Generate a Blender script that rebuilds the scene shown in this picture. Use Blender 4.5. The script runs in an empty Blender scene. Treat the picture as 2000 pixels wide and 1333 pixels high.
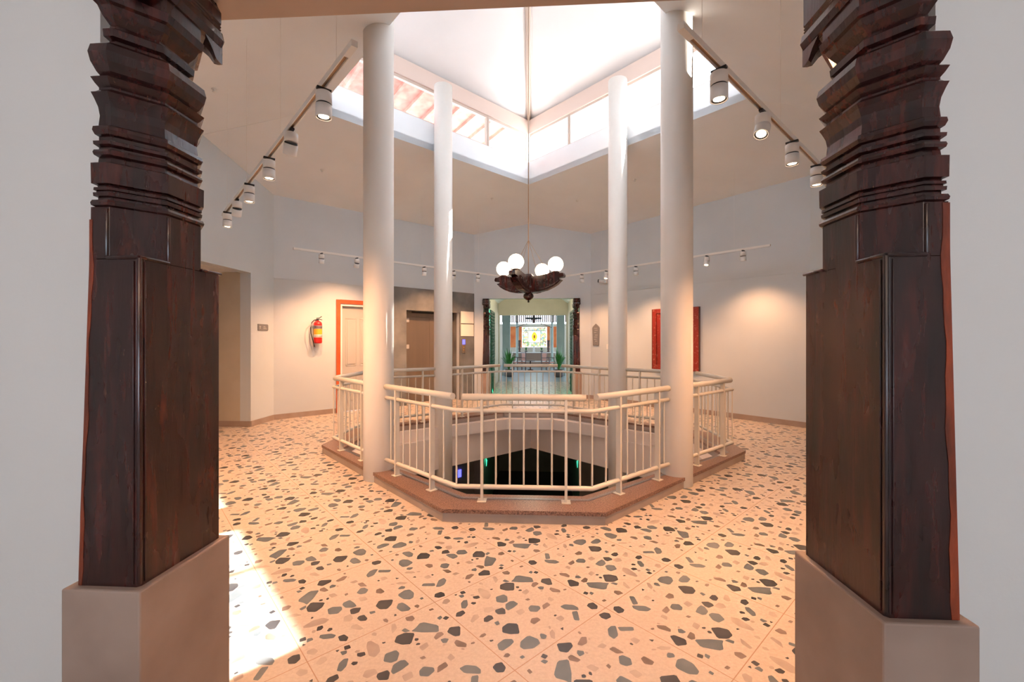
import bpy, bmesh, math, random
from mathutils import Vector, Matrix
random.seed(7)
R = math.radians
S2 = math.sqrt(2)
scn = bpy.context.scene
COL = scn.collection

# ---------------------------------------------------------------- camera
H = 1.55
cam = bpy.data.cameras.new('camera'); cam.sensor_width = 36.0; cam.lens = 840/2000*36.0
cam.clip_start = 0.05; cam.clip_end = 300
co = bpy.data.objects.new('camera', cam); COL.objects.link(co)
co.location = (0, 0, H); co.rotation_euler = (R(90), 0, R(3.2))
scn.camera = co
# ---------------------------------------------------------------- world, sun, exposure
w = bpy.data.worlds.new('world'); scn.world = w; w.use_nodes = True
bgn = w.node_tree.nodes['Background']
bgn.inputs[0].default_value = (0.74, 0.86, 1.0, 1); bgn.inputs[1].default_value = 10.0
sd = bpy.data.lights.new('sun', 'SUN'); sd.energy = 42; sd.angle = R(0.6); sd.color = (1.0, 0.93, 0.84)
so = bpy.data.objects.new('sun', sd); COL.objects.link(so)
so.location = (8, 14, 12)
so.rotation_euler = Vector((-.485, -.515, -.65)).to_track_quat('-Z', 'Y').to_euler()
vs = scn.view_settings
vs.view_transform = 'Standard'; vs.look = 'None'; vs.gamma = 1; vs.use_curve_mapping = False
vs.exposure = -0.15
# warm track spots; the hall light further down is an added fill
SPOT_W = 190
WARM = (1.0, 0.49, 0.23)

# ---------------------------------------------------------------- materials
def mat(name, col, rough=.5, metal=0., emit=None, es=0., spec=None):
    m = bpy.data.materials.new(name); m.use_nodes = True
    b = m.node_tree.nodes['Principled BSDF']
    b.inputs['Base Color'].default_value = (*col, 1); b.inputs['Roughness'].default_value = rough
    b.inputs['Metallic'].default_value = metal
    if spec is not None: b.inputs['Specular IOR Level'].default_value = spec
    if emit: b.inputs['Emission Color'].default_value = (*emit, 1); b.inputs['Emission Strength'].default_value = es
    return m
class NT:
    def __init__(s, m):
        s.t = m.node_tree; s.n = s.t.nodes; s.b = s.n['Principled BSDF']
    def new(s, typ, **kw):
        n = s.n.new(typ)
        for k, v in kw.items(): setattr(n, k, v)
        return n
    def link(s, a, b): s.t.links.new(a, b)
    def math(s, op, a, b=None, c=None):
        n = s.n.new('ShaderNodeMath'); n.operation = op
        for i, v in enumerate((a, b, c)):
            if v is None: continue
            if isinstance(v, (int, float)): n.inputs[i].default_value = v
            else: s.link(v, n.inputs[i])
        return n.outputs[0]
    def mix(s, f, a, b):
        n = s.n.new('ShaderNodeMix'); n.data_type = 'RGBA'
        for i, v in ((0, f), (6, a), (7, b)):
            if isinstance(v, tuple): n.inputs[i].default_value = (*v, 1)
            elif isinstance(v, (int, float)): n.inputs[i].default_value = v
            else: s.link(v, n.inputs[i])
        return n.outputs[2]
    def pos(s): return s.new('ShaderNodeNewGeometry').outputs['Position']
    def noise(s, vec, scale, detail=3, rough=.5):
        n = s.new('ShaderNodeTexNoise'); n.inputs['Scale'].default_value = scale
        n.inputs['Detail'].default_value = detail; n.inputs['Roughness'].default_value = rough
        s.link(vec, n.inputs['Vector']); return n
    def ramp(s, fac, stops, interp='LINEAR'):
        n = s.new('ShaderNodeValToRGB'); n.color_ramp.interpolation = interp
        e = n.color_ramp.elements
        while len(e) < len(stops): e.new(.5)
        for i, (p, c) in enumerate(stops): e[i].position = p; e[i].color = (*c, 1)
        s.link(fac, n.inputs[0]); return n.outputs[0]
    def scale(s, vec, sc):
        n = s.new('ShaderNodeMapping'); n.inputs['Scale'].default_value = sc; s.link(vec, n.inputs['Vector']); return n.outputs[0]
    def bump(s, h, st, dist=.01):
        n = s.new('ShaderNodeBump'); n.inputs['Strength'].default_value = st; n.inputs['Distance'].default_value = dist
        s.link(h, n.inputs['Height']); s.link(n.outputs[0], s.b.inputs['Normal'])

def noisy(name, c1, c2, scale=4, rough=.6, metal=0, bump=0, detail=3, stretch=(1, 1, 1), lo=.35, hi=.65, bscale=None, spec=None):
    m = mat(name, c1, rough, metal, spec=spec); t = NT(m)
    v = t.scale(t.pos(), stretch)
    n = t.noise(v, scale, detail)
    t.link(t.ramp(n.outputs[0], [(lo, c1), (hi, c2)]), t.b.inputs['Base Color'])
    if bump:
        n2 = t.noise(v, bscale or scale*6, 3); t.bump(n2.outputs[0], bump)
    return m

M = {}
M['wall'] = noisy('wall_paint', (.57, .62, .66), (.60, .65, .69), 1.2, .55, bump=.05, bscale=60)
M['hallwall'] = noisy('hall_wall_paint', (.70, .70, .69), (.73, .725, .715), 1.0, .6, bump=.05, bscale=60)
M['ceil'] = noisy('ceiling_paint', (.84, .86, .88), (.87, .89, .91), 1.5, .6)
M['roofin'] = noisy('roof_paint', (.80, .76, .74), (.84, .80, .78), 1.0, .6)
M['beige'] = noisy('beige_plaster', (.50, .45, .37), (.55, .50, .42), 2, .6)
M['slab'] = noisy('slab_edge_plaster', (.74, .64, .58), (.78, .68, .62), 2, .65)
M['plinth'] = noisy('plinth_plaster', (.27, .19, .155), (.36, .265, .22), 3, .6, bump=.2, bscale=14)
M['column'] = noisy('column_paint', (.80, .75, .69), (.83, .78, .72), 2, .5)
M['rail'] = mat('rail_enamel', (.66, .62, .55), .42)
M['skirt'] = noisy('skirting_tile', (.33, .25, .21), (.38, .30, .26), 4, .45)
M['white'] = mat('white_enamel', (.80, .80, .80), .35)
M['track'] = mat('track_aluminium_white', (.78, .77, .75), .4)
M['black'] = mat('black_plastic', (.02, .022, .03), .4)
M['dark'] = mat('dark_void', (.012, .012, .014), .5)
M['steel'] = noisy('brushed_steel', (.20, .16, .13), (.30, .24, .19), 2, .35, metal=.7, stretch=(1, 1, .05))
M['concrete'] = noisy('polished_concrete', (.11, .115, .12), (.20, .205, .205), 2.2, .55, detail=6)
M['orange'] = noisy('orange_door_frame', (.50, .085, .02), (.60, .12, .03), 5, .45)
M['doorpaint'] = mat('door_paint', (.46, .44, .42), .45)
M['sign'] = mat('sign_grey', (.20, .20, .21), .5)
M['signmark'] = mat('sign_mark', (.50, .48, .47), .5)
M['red'] = mat('extinguisher_red', (.75, .02, .015), .3)
M['labely'] = mat('label_yellow', (.85, .42, .03), .5)
M['labelw'] = mat('label_white', (.8, .75, .68), .5)
M['labelg'] = mat('label_grey', (.22, .20, .24), .5)
M['frame'] = mat('window_frame_paint', (.62, .50, .42), .5)
M['lens'] = mat('lamp_lens', (1, .9, .8), .3, emit=(1.0, .72, .46), es=28)
M['globe'] = mat('opal_globe', (1, 1, 1), .3, emit=(1.0, .74, .50), es=10)
M['plantl'] = noisy('leaf_green', (.02, .12, .02), (.06, .26, .04), 6, .5)
M['pot'] = mat('pot_glaze', (.10, .09, .09), .4)
M['darkwood'] = mat('dark_chair_wood', (.05, .015, .01), .4)
M['cane'] = mat('chair_cane', (.25, .09, .05), .6)
M['graygreen'] = noisy('grey_green_plaster', (.26, .32, .29), (.30, .36, .33), 2, .6)
M['terracotta'] = noisy('terracotta_roof', (.55, .20, .15), (.70, .34, .26), 5, .8, detail=5)
M['orangewall'] = noisy('orange_wall', (.60, .13, .03), (.72, .22, .06), 2, .6)
M['green'] = mat('green_led', (.02, .3, .15), .5, emit=(.08, .9, .5), es=2.4)
M['blue'] = mat('blue_display', (.05, .05, .4), .4, emit=(.12, .12, 1.0), es=3)
M['jali'] = mat('lattice_paint', (.015, .05, .035), .5)
M['candle'] = mat('candle_wood', (.07, .03, .02), .5)
M['cloth'] = mat('table_top_white', (.62, .60, .58), .5)
M['tablefront'] = mat('table_front', (.22, .14, .10), .5)
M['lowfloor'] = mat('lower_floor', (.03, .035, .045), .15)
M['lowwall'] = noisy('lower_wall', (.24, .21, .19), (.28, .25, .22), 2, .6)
M['grille'] = mat('grille_metal', (.30, .20, .18), .5)
M['hose'] = mat('rubber_hose', (.015, .015, .015), .5)
M['brass'] = mat('brass_chain', (.40, .26, .16), .4, metal=.6)

def glass_mat(name, fac=.06, tint=(1, 1, 1)):
    m = bpy.data.materials.new(name); m.use_nodes = True; t = m.node_tree; t.nodes.clear()
    o = t.nodes.new('ShaderNodeOutputMaterial'); mx = t.nodes.new('ShaderNodeMixShader')
    a = t.nodes.new('ShaderNodeBsdfTransparent'); a.inputs[0].default_value = (*tint, 1)
    g = t.nodes.new('ShaderNodeBsdfGlossy'); g.inputs['Roughness'].default_value = .02
    mx.inputs[0].default_value = fac
    t.links.new(a.outputs[0], mx.inputs[1]); t.links.new(g.outputs[0], mx.inputs[2]); t.links.new(mx.outputs[0], o.inputs[0])
    return m
M['header'] = mat('header_paint', (.74, .58, .50), .55)
M['soffit'] = noisy('lintel_soffit_warm_shade', (.42, .29, .21), (.46, .33, .25), 2, .6)  # dim warm light on the underside put into the colour
M['glass'] = glass_mat('window_glass')

def terrazzo():
    m = mat('terrazzo', (.7, .6, .5), .32, spec=.4); t = NT(m); p = t.pos()
    base = t.ramp(t.noise(p, 55, 4, .7).outputs[0], [(.3, (.48, .40, .335)), (.7, (.585, .495, .42))])
    col = base
    sx = t.new('ShaderNodeSeparateXYZ'); t.link(p, sx.inputs[0])
    x, y = sx.outputs[0], sx.outputs[1]
    def line(v, o, s):
        a = t.math('DIVIDE', t.math('SUBTRACT', v, o), s)
        f = t.math('ABSOLUTE', t.math('SUBTRACT', t.math('FRACT', t.math('ADD', a, .5)), .5))
        return t.math('LESS_THAN', f, .0032)
    l = t.math('MAXIMUM', line(t.math('ADD', x, y), .915, 1.005), line(t.math('SUBTRACT', y, x), 1.12, 1.0))
    l = t.math('MULTIPLY', l, .8)
    col = t.mix(l, col, (.36, .19, .10))
    bt = t.ramp(t.math('DIVIDE', y, 40), [(0, (0, 0, 0)), (16.4/40, (1, 1, 1))], 'CONSTANT')
    col = t.mix(bt, col, (.22, .27, .30))
    t.link(col, t.b.inputs['Base Color'])
    return m
M['floor'] = terrazzo()
M['chip_charcoal'] = noisy('chip_charcoal', (.030, .033, .040), (.055, .057, .062), 5, .3)
M['chip_slate'] = noisy('chip_slate', (.10, .125, .145), (.15, .175, .19), 5, .3)
M['chip_taupe'] = noisy('chip_taupe', (.34, .27, .235), (.46, .38, .32), 5, .3)
M['chip_brown'] = noisy('chip_brown', (.14, .10, .08), (.26, .20, .17), 5, .3)

def granite():
    m = mat('granite', (.3, .15, .1), .3); t = NT(m); p = t.pos()
    n = t.noise(p, 90, 4, .8)
    t.link(t.ramp(n.outputs[0], [(.38, (.04, .025, .02)), (.5, (.20, .105, .075)), (.62, (.33, .21, .165))]), t.b.inputs['Base Color'])
    return m
M['granite'] = granite()
M['granitegrey'] = noisy('granite_inlay', (.13, .12, .13), (.26, .24, .25), 90, .3)
M['riser'] = noisy('riser_tile', (.30, .24, .21), (.36, .30, .27), 3, .4)

def wood():
    m = mat('carved_wood', (.08, .02, .01), .32, spec=.55); t = NT(m); p = t.pos()
    v = t.scale(p, (1, 1, .12))
    g = t.noise(v, 26, 6, .6)
    base = t.ramp(g.outputs[0], [(.28, (.005, .003, .004)), (.5, (.030, .007, .007)), (.72, (.080, .015, .012))])
    v2 = t.scale(p, (1, 1, .35)); n2 = t.noise(v2, 7, 5, .65)
    k = t.ramp(n2.outputs[0], [(.60, (0, 0, 0)), (.74, (1, 1, 1))])
    base = t.mix(t.math('MULTIPLY', k, .5), base, (.20, .035, .012))
    n3 = t.noise(t.scale(p, (1, 1, .3)), 5, 4, .6)
    k3 = t.ramp(n3.outputs[0], [(.52, (0, 0, 0)), (.66, (1, 1, 1))])
    base = t.mix(t.math('MULTIPLY', k3, .6), base, (.010, .011, .012))
    n4 = t.noise(t.scale(p, (1, 1, .2)), 48, 4, .7)
    k4 = t.ramp(n4.outputs[0], [(.70, (0, 0, 0)), (.76, (1, 1, 1))])
    base = t.mix(t.math('MULTIPLY', k4, .5), base, (.28, .15, .08))
    t.link(base, t.b.inputs['Base Color'])
    t.link(t.ramp(n3.outputs[0], [(.3, (.16, .16, .16)), (.7, (.36, .36, .36))]), t.b.inputs['Roughness'])
    t.bump(g.outputs[0], .35, .004)
    return m
M['wood'] = wood()
M['wornwood'] = noisy('worn_orange_wood', (.07, .014, .007), (.34, .06, .018), 14, .4, bump=.3, detail=5, stretch=(1, 1, .25))
def redwood():
    m = mat('distressed_red_paint', (.3, .02, .01), .5); t = NT(m); p = t.pos()
    k = t.ramp(t.noise(p, 16, 6, .7).outputs[0], [(.56, (0, 0, 0)), (.66, (1, 1, 1))])
    t.link(t.mix(k, (.26, .018, .010), (.42, .20, .14)), t.b.inputs['Base Color']); return m
M['redpaint'] = redwood()
def stained():
    m = mat('stained_glass', (.9, .9, .8), .3); t = NT(m)
    tc = t.new('ShaderNodeTexCoord').outputs['Generated']
    v = t.new('ShaderNodeTexVoronoi'); v.inputs['Scale'].default_value = 13; t.link(tc, v.inputs['Vector'])
    e = t.new('ShaderNodeTexVoronoi', feature='DISTANCE_TO_EDGE'); e.inputs['Scale'].default_value = 13; t.link(tc, e.inputs['Vector'])
    sp = t.new('ShaderNodeSeparateColor'); t.link(v.outputs['Color'], sp.inputs[0])
    c = t.ramp(sp.outputs[0], [(0, (.95, .93, .72)), (.25, (.95, .80, .35)), (.42, (.45, .65, .25)), (.55, (.96, .95, .85)), (.78, (.95, .62, .38)), (.88, (.35, .6, .6))], 'CONSTANT')
    c = t.mix(t.math('LESS_THAN', e.outputs['Distance'], .05), c, (.12, .12, .10))
    s = t.new('ShaderNodeSeparateXYZ'); t.link(tc, s.inputs[0])
    dx = t.math('ABSOLUTE', t.math('SUBTRACT', s.outputs[0], .5)); dz = t.math('ABSOLUTE', t.math('SUBTRACT', s.outputs[2], .52))
    k = t.math('MULTIPLY', t.math('LESS_THAN', dx, .25), t.math('LESS_THAN', dz, .30))
    c = t.mix(k, c, (.96, .96, .92))
    ell = t.math('ADD', t.math('POWER', t.math('DIVIDE', dx, .115), 2.0), t.math('POWER', t.math('DIVIDE', dz, .235), 1.4))
    c = t.mix(t.math('LESS_THAN', ell, 1.0), c, (.98, .62, .04))
    ell2 = t.math('ADD', t.math('POWER', t.math('DIVIDE', dx, .035), 2.0), t.math('POWER', t.math('DIVIDE', dz, .09), 2.0))
    c = t.mix(t.math('LESS_THAN', ell2, 1.0), c, (.25, .08, .02))
    def ln(val, at, w): return t.math('LESS_THAN', t.math('ABSOLUTE', t.math('SUBTRACT', val, at)), w)
    l = ln(s.outputs[0], .25, .006)
    for a in (.75,): l = t.math('MAXIMUM', l, ln(s.outputs[0], a, .006))
    for a in (.22, .82): l = t.math('MAXIMUM', l, ln(s.outputs[2], a, .008))
    c = t.mix(l, c, (.03, .05, .04))
    t.link(c, t.b.inputs['Base Color']); t.link(c, t.b.inputs['Emission Color']); t.b.inputs['Emission Strength'].default_value = .8
    return m
M['stained'] = stained()

# ---------------------------------------------------------------- mesh helpers
class MB:
    def __init__(s): s.v = []; s.f = []; s.mi = []; s.sm = []
    def add(s, vs, fs, mi=0, smooth=False):
        o = len(s.v); s.v += [tuple(x) for x in vs]
        for f in fs: s.f.append(tuple(i+o for i in f)); s.mi.append(mi); s.sm.append(smooth)
        return s
    def box(s, x0, x1, y0, y1, z0, z1, mi=0):
        v = [(x, y, z) for z in (z0, z1) for y in (y0, y1) for x in (x0, x1)]
        return s.add(v, [(0, 2, 3, 1), (4, 5, 7, 6), (0, 1, 5, 4), (2, 6, 7, 3), (0, 4, 6, 2), (1, 3, 7, 5)], mi)
    def obox(s, p0, p1, a, b, z0, z1, mi=0):
        """box along p0-p1 in plan, from offset a to b on its left side"""
        d = Vector((p1[0]-p0[0], p1[1]-p0[1])).normalized(); n = Vector((-d.y, d.x))
        q = [Vector(p0)+n*a, Vector(p1)+n*a, Vector(p1)+n*b, Vector(p0)+n*b]
        if b < a: q = q[::-1]
        return s.prism([(t.x, t.y) for t in q], z0, z1, mi)
    def prism(s, pts, z0, z1, mi=0):
        ar = sum(pts[i][0]*pts[(i+1) % len(pts)][1]-pts[(i+1) % len(pts)][0]*pts[i][1] for i in range(len(pts)))
        if ar < 0: pts = pts[::-1]
        n = len(pts)
        v = [(x, y, z0) for x, y in pts]+[(x, y, z1) for x, y in pts]
        f = [tuple(range(n))[::-1], tuple(range(n, 2*n))]+[(i, (i+1) % n, (i+1) % n+n, i+n) for i in range(n)]
        return s.add(v, f, mi)
    def slab(s, pts, th, mi=0):
        """polygon of 3D points seen from below, thickened upwards"""
        n = len(pts); v = [tuple(p) for p in pts]+[(p[0], p[1], p[2]+th) for p in pts]
        f = [tuple(range(n)), tuple(range(n, 2*n))[::-1]]+[(i, i+n, (i+1) % n+n, (i+1) % n) for i in range(n)]
        return s.add(v, f, mi)
    def tube(s, pts, r, n=10, mi=0, cap=True):
        pts = [Vector(p) for p in pts]; rings = []
        for i, p in enumerate(pts):
            if i == 0: t = pts[1]-p
            elif i == len(pts)-1: t = p-pts[i-1]
            else: t = (pts[i+1]-p).normalized()+(p-pts[i-1]).normalized()
            t.normalize(); up = Vector((0, 0, 1)) if abs(t.z) < .9 else Vector((1, 0, 0))
            a = t.cross(up).normalized(); b = a.cross(t).normalized()
            k = 1.0
            if 0 < i < len(pts)-1:
                c = (p-pts[i-1]).normalized().dot(t); k = 1/max(c, .5)
            rr = r[i] if isinstance(r, (list, tuple)) else r
            rings.append([p+a*math.cos(2*math.pi*j/n)*rr*(k if abs(a.z) < .3 else 1)+b*math.sin(2*math.pi*j/n)*rr for j in range(n)])
        v = [q for rg in rings for q in rg]; f = []
        for i in range(len(pts)-1):
            for j in range(n): f.append((i*n+j, i*n+(j+1) % n, (i+1)*n+(j+1) % n, (i+1)*n+j))
        s.add(v, f, mi, True)
        if cap: s.add(rings[0]+rings[-1], [tuple(range(n))[::-1], tuple(range(n, 2*n))], mi)
        return s
    def lathe(s, prof, n=24, c=(0, 0, 0), mi=0, smooth=True, mtx=None, cap=True):
        v = []
        for r, z in prof:
            for j in range(n):
                a = 2*math.pi*j/n; p = Vector((r*math.cos(a), r*math.sin(a), z))
                if mtx: p = mtx @ p
                v.append((p.x+c[0], p.y+c[1], p.z+c[2]))
        f = []
        for i in range(len(prof)-1):
            for j in range(n): f.append((i*n+j, i*n+(j+1) % n, (i+1)*n+(j+1) % n, (i+1)*n+j))
        s.add(v, f, mi, smooth)
        if cap and prof[0][0] > 1e-5: s.add(v[:n], [tuple(range(n))[::-1]], mi)
        if cap and prof[-1][0] > 1e-5: s.add(v[-n:], [tuple(range(n))], mi)
        return s
    def sphere(s, c, r, n=20, mi=0):
        prof = [(max(r*math.sin(math.pi*i/n), 1e-6), -r*math.cos(math.pi*i/n)) for i in range(n+1)]
        return s.lathe(prof, n*2, c, mi)
    def build(s, name, mats, parent=None, bevel=0, loc=None, keep=False, **props):
        me = bpy.data.meshes.new(name); me.from_pydata(s.v, [], s.f)
        if not isinstance(mats, (list, tuple)): mats = [mats]
        for m in mats: me.materials.append(M[m] if isinstance(m, str) else m)
        for i, p in enumerate(me.polygons): p.material_index = s.mi[i]; p.use_smooth = s.sm[i]
        if not keep:
            bm = bmesh.new(); bm.from_mesh(me); bmesh.ops.remove_doubles(bm, verts=bm.verts, dist=1e-6)
            bmesh.ops.recalc_face_normals(bm, faces=bm.faces); bm.to_mesh(me); bm.free()
        o = bpy.data.objects.new(name, me); COL.objects.link(o)
        if loc is not None: o.location = loc
        if parent: o.parent = parent
        if bevel:
            b = o.modifiers.new('bevel', 'BEVEL'); b.width = bevel; b.segments = 2; b.limit_method = 'ANGLE'; b.angle_limit = R(35)
        for k, v in props.items(): o[k] = v
        return o
def thing(name, label, cat, loc=(0, 0, 0), rz=0, group=None):
    o = bpy.data.objects.new(name, None); COL.objects.link(o); o.location = loc; o.rotation_euler = (0, 0, rz)
    o.empty_display_size = .1
    o['label'] = label; o['category'] = cat
    if group: o['group'] = group
    return o
def tag(o, label, cat, group=None):
    o['label'] = label; o['category'] = cat
    if group: o['group'] = group
    return o
def struct(o): o['kind'] = 'structure'; return o
def copy_tree(o, parent=None):
    c = o.copy(); COL.objects.link(c); c.parent = parent
    for ch in [x for x in o.children]: copy_tree(ch, c)
    return c
ST = dict(kind='structure')

# ================================================================ SETTING
CX = -.11; CY = 6.35
def octo(off):
    w1, w2, hy, hs = .69-.414*off, 2.84-off, 2.70-off, .56+.414*off
    if off > .0: hs = .56+.414*off
    return [(CX-w1, CY-hy), (CX+w1, CY-hy), (CX+w2, CY-hs), (CX+w2, CY+hs), (CX+w1, CY+hy), (CX-w1, CY+hy), (CX-w2, CY+hs), (CX-w2, CY-hs)]

# floor with the octagonal opening (terrazzo), reaching into the hall, the corridor and the veranda
def floor_mesh(hole, z, th):
    x0, x1, y0, y1 = -9, 8, -4.5, 29
    o = hole; m = MB()
    P = [[o[0], o[1], (o[1][0], y0), (o[0][0], y0)], [o[1], o[2], (x1, o[2][1]), (x1, y0), (o[1][0], y0)],
         [o[2], o[3], (x1, o[3][1]), (x1, o[2][1])], [o[3], o[4], (o[4][0], y1), (x1, y1), (x1, o[3][1])],
         [o[4], o[5], (o[5][0], y1), (o[4][0], y1)], [o[5], o[6], (x0, o[6][1]), (x0, y1), (o[5][0], y1)],
         [o[6], o[7], (x0, o[7][1]), (x0, o[6][1])], [o[7], o[0], (o[0][0], y0), (x0, y0), (x0, o[7][1])]]
    for p in P:
        m.add([(a, b, z) for a, b in p], [tuple(range(len(p)))])
        m.add([(a, b, z-th) for a, b in p], [tuple(range(len(p)))])
    return m
CHIPS = [(0, ((0.666, 0.325), (0.752, 0.265), (0.714, 0.214), (0.664, 0.185), (0.621, 0.219), (0.615, 0.277))), (0, ((0.458, 0.241), (0.492, 0.23), (0.493, 0.173), (0.473, 0.156), (0.441, 0.18), (0.436, 0.225))), (0, ((0.231, 0.68), (0.31, 0.608), (0.275, 0.56), (0.22, 0.534), (0.175, 0.574), (0.182, 0.632))), (0, ((0.17, 0.327), (0.202, 0.32), (0.198, 0.29), (0.177, 0.275), (0.15, 0.285))), (1, ((0.831, 0.302), (0.891, 0.321), (0.929, 0.302), (0.933, 0.238), (0.898, 0.184), (0.865, 0.18), (0.83, 0.217), (0.821, 0.283))), (1, ((0.765, 0.18), (0.795, 0.171), (0.805, 0.131), (0.808, 0.062), (0.783, 0.049), (0.737, 0.074), (0.73, 0.139))), (1, ((0.431, 0.498), (0.481, 0.501), (0.493, 0.441), (0.491, 0.389), (0.462, 0.389), (0.42, 0.424), (0.415, 0.473))), (1, ((0.174, 0.801), (0.269, 0.858), (0.331, 0.822), (0.26, 0.737), (0.197, 0.685), (0.187, 0.725), (0.161, 0.772))), (1, ((0.158, 0.217), (0.216, 0.182), (0.238, 0.143), (0.214, 0.124), (0.161, 0.156), (0.143, 0.192))), (1, ((0.797, 0.829), (0.84, 0.833), (0.868, 0.811), (0.798, 0.742), (0.745, 0.74), (0.749, 0.786))), (1, ((0.875, 0.793), (0.958, 0.719), (0.928, 0.693), (0.853, 0.754))), (1, ((0.132, 0.659), (0.186, 0.672), (0.175, 0.637), (0.139, 0.628))), (1, ((0.541, 0.24), (0.577, 0.225), (0.572, 0.199), (0.535, 0.206))), (0, ((0.678, 0.078), (0.687, 0.071), (0.683, 0.051), (0.663, 0.054))), (3, ((0.058, 0.943), (0.08, 0.944), (0.076, 0.91), (0.053, 0.912))), (3, ((0.483, 0.619), (0.509, 0.619), (0.503, 0.593), (0.478, 0.588))), (0, ((0.928, 0.563), (0.951, 0.536), (0.924, 0.534))), (1, ((0.185, 0.941), (0.214, 0.938), (0.223, 0.909), (0.191, 0.905))), (2, ((0.367, 0.312), (0.414, 0.312), (0.41, 0.248), (0.377, 0.231), (0.343, 0.262))), (2, ((0.371, 0.166), (0.405, 0.159), (0.422, 0.08), (0.397, 0.081), (0.354, 0.141))), (3, ((0.716, 0.496), (0.751, 0.494), (0.755, 0.424), (0.72, 0.418), (0.694, 0.456))), (2, ((0.035, 0.626), (0.091, 0.613), (0.12, 0.562), (0.078, 0.576), (0.026, 0.603))), (2, ((0.552, 0.485), (0.6, 0.47), (0.598, 0.414), (0.545, 0.422))), (3, ((0.63, 0.697), (0.672, 0.691), (0.676, 0.608), (0.632, 0.639))), (2, ((0.823, 0.653), (0.866, 0.647), (0.871, 0.602), (0.819, 0.599))), (2, ((0.096, 0.406), (0.172, 0.429), (0.233, 0.41), (0.26, 0.361), (0.219, 0.339), (0.132, 0.361), (0.093, 0.385))), (3, ((0.354, 0.841), (0.387, 0.841), (0.398, 0.77), (0.366, 0.771), (0.341, 0.814))), (2, ((0.376, 0.702), (0.419, 0.693), (0.431, 0.638), (0.383, 0.639))), (3, ((0.501, 0.879), (0.578, 0.908), (0.605, 0.885), (0.56, 0.843), (0.515, 0.851))), (2, ((0.587, 0.769), (0.64, 0.769), (0.645, 0.732), (0.606, 0.73))), (2, ((0.033, 0.108), (0.074, 0.105), (0.087, 0.059), (0.056, 0.039), (0.023, 0.079))), (0, ((0.172, 0.483), (0.183, 0.475), (0.178, 0.46), (0.162, 0.461))), (0, ((0.395, 0.98), (0.474, 0.924), (0.457, 0.891), (0.385, 0.876), (0.355, 0.919))), (0, ((0.889, 0.98), (0.94, 0.97), (0.96, 0.936), (0.934, 0.902), (0.884, 0.909), (0.873, 0.943))), (3, ((0.036, 0.774), (0.078, 0.769), (0.092, 0.741), (0.062, 0.713), (0.02, 0.722))), (0, ((0.248, 0.111), (0.288, 0.106), (0.299, 0.057), (0.275, 0.027), (0.241, 0.058))), (0, ((0.029, 0.275), (0.066, 0.271), (0.059, 0.232), (0.02, 0.242))), (1, ((0.071, 0.24), (0.099, 0.229), (0.099, 0.201), (0.055, 0.202))), (0, ((0.03, 0.206), (0.044, 0.184), (0.02, 0.182))), (0, ((0.216, 0.969), (0.248, 0.98), (0.259, 0.945), (0.225, 0.936))), (2, ((0.892, 0.48), (0.93, 0.467), (0.972, 0.419), (0.944, 0.411), (0.9, 0.442))), (1, ((0.935, 0.132), (0.959, 0.132), (0.957, 0.106), (0.934, 0.105))), (1, ((0.386, 0.421), (0.394, 0.46), (0.344, 0.5), (0.304, 0.497), (0.289, 0.429), (0.343, 0.392))), (1, ((0.648, 0.597), (0.62, 0.609), (0.57, 0.567), (0.584, 0.529), (0.622, 0.511), (0.66, 0.547))), (0, ((0.441, 0.297), (0.475, 0.295), (0.51, 0.339), (0.466, 0.371), (0.436, 0.37), (0.421, 0.313))), (1, ((0.884, 0.397), (0.865, 0.384), (0.871, 0.37), (0.9, 0.352), (0.916, 0.36), (0.924, 0.375), (0.907, 0.401))), (2, ((0.119, 0.282), (0.13, 0.277), (0.146, 0.287), (0.142, 0.304), (0.128, 0.31), (0.117, 0.294))), (0, ((0.314, 0.671), (0.299, 0.678), (0.292, 0.672), (0.284, 0.662), (0.292, 0.653), (0.305, 0.648), (0.315, 0.657))), (3, ((0.845, 0.054), (0.856, 0.025), (0.873, 0.035), (0.881, 0.046), (0.876, 0.069), (0.852, 0.069))), (0, ((0.339, 0.645), (0.346, 0.632), (0.354, 0.636), (0.364, 0.651), (0.357, 0.662), (0.344, 0.656))), (0, ((0.247, 0.241), (0.23, 0.255), (0.208, 0.233), (0.217, 0.216), (0.242, 0.221))), (2, ((0.475, 0.792), (0.474, 0.779), (0.483, 0.77), (0.491, 0.78), (0.484, 0.796))), (1, ((0.429, 0.824), (0.42, 0.794), (0.46, 0.787), (0.476, 0.807), (0.453, 0.84))), (2, ((0.6, 0.85), (0.608, 0.849), (0.619, 0.859), (0.616, 0.868), (0.604, 0.866), (0.597, 0.859))), (2, ((0.867, 0.49), (0.854, 0.497), (0.846, 0.493), (0.85, 0.482), (0.867, 0.471), (0.876, 0.476))), (0, ((0.791, 0.634), (0.782, 0.626), (0.786, 0.611), (0.799, 0.611), (0.8, 0.63))), (2, ((0.02, 0.464), (0.024, 0.449), (0.038, 0.44), (0.056, 0.45), (0.064, 0.46), (0.05, 0.47), (0.038, 0.473))), (3, ((0.606, 0.04), (0.603, 0.072), (0.58, 0.076), (0.576, 0.048), (0.589, 0.02))), (3, ((0.615, 0.961), (0.601, 0.96), (0.595, 0.94), (0.608, 0.931), (0.617, 0.947)))]
fm = floor_mesh(octo(.30), 0, .18)
def inside_octo(x, y, off=.02):
    w2, hy = 2.84-off, 2.70-off; ax, ay = abs(x-CX), abs(y-CY)
    return ax < w2 and ay < hy and ax+ay < .69+2.70-off*S2
rc = random.Random(5)
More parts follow.
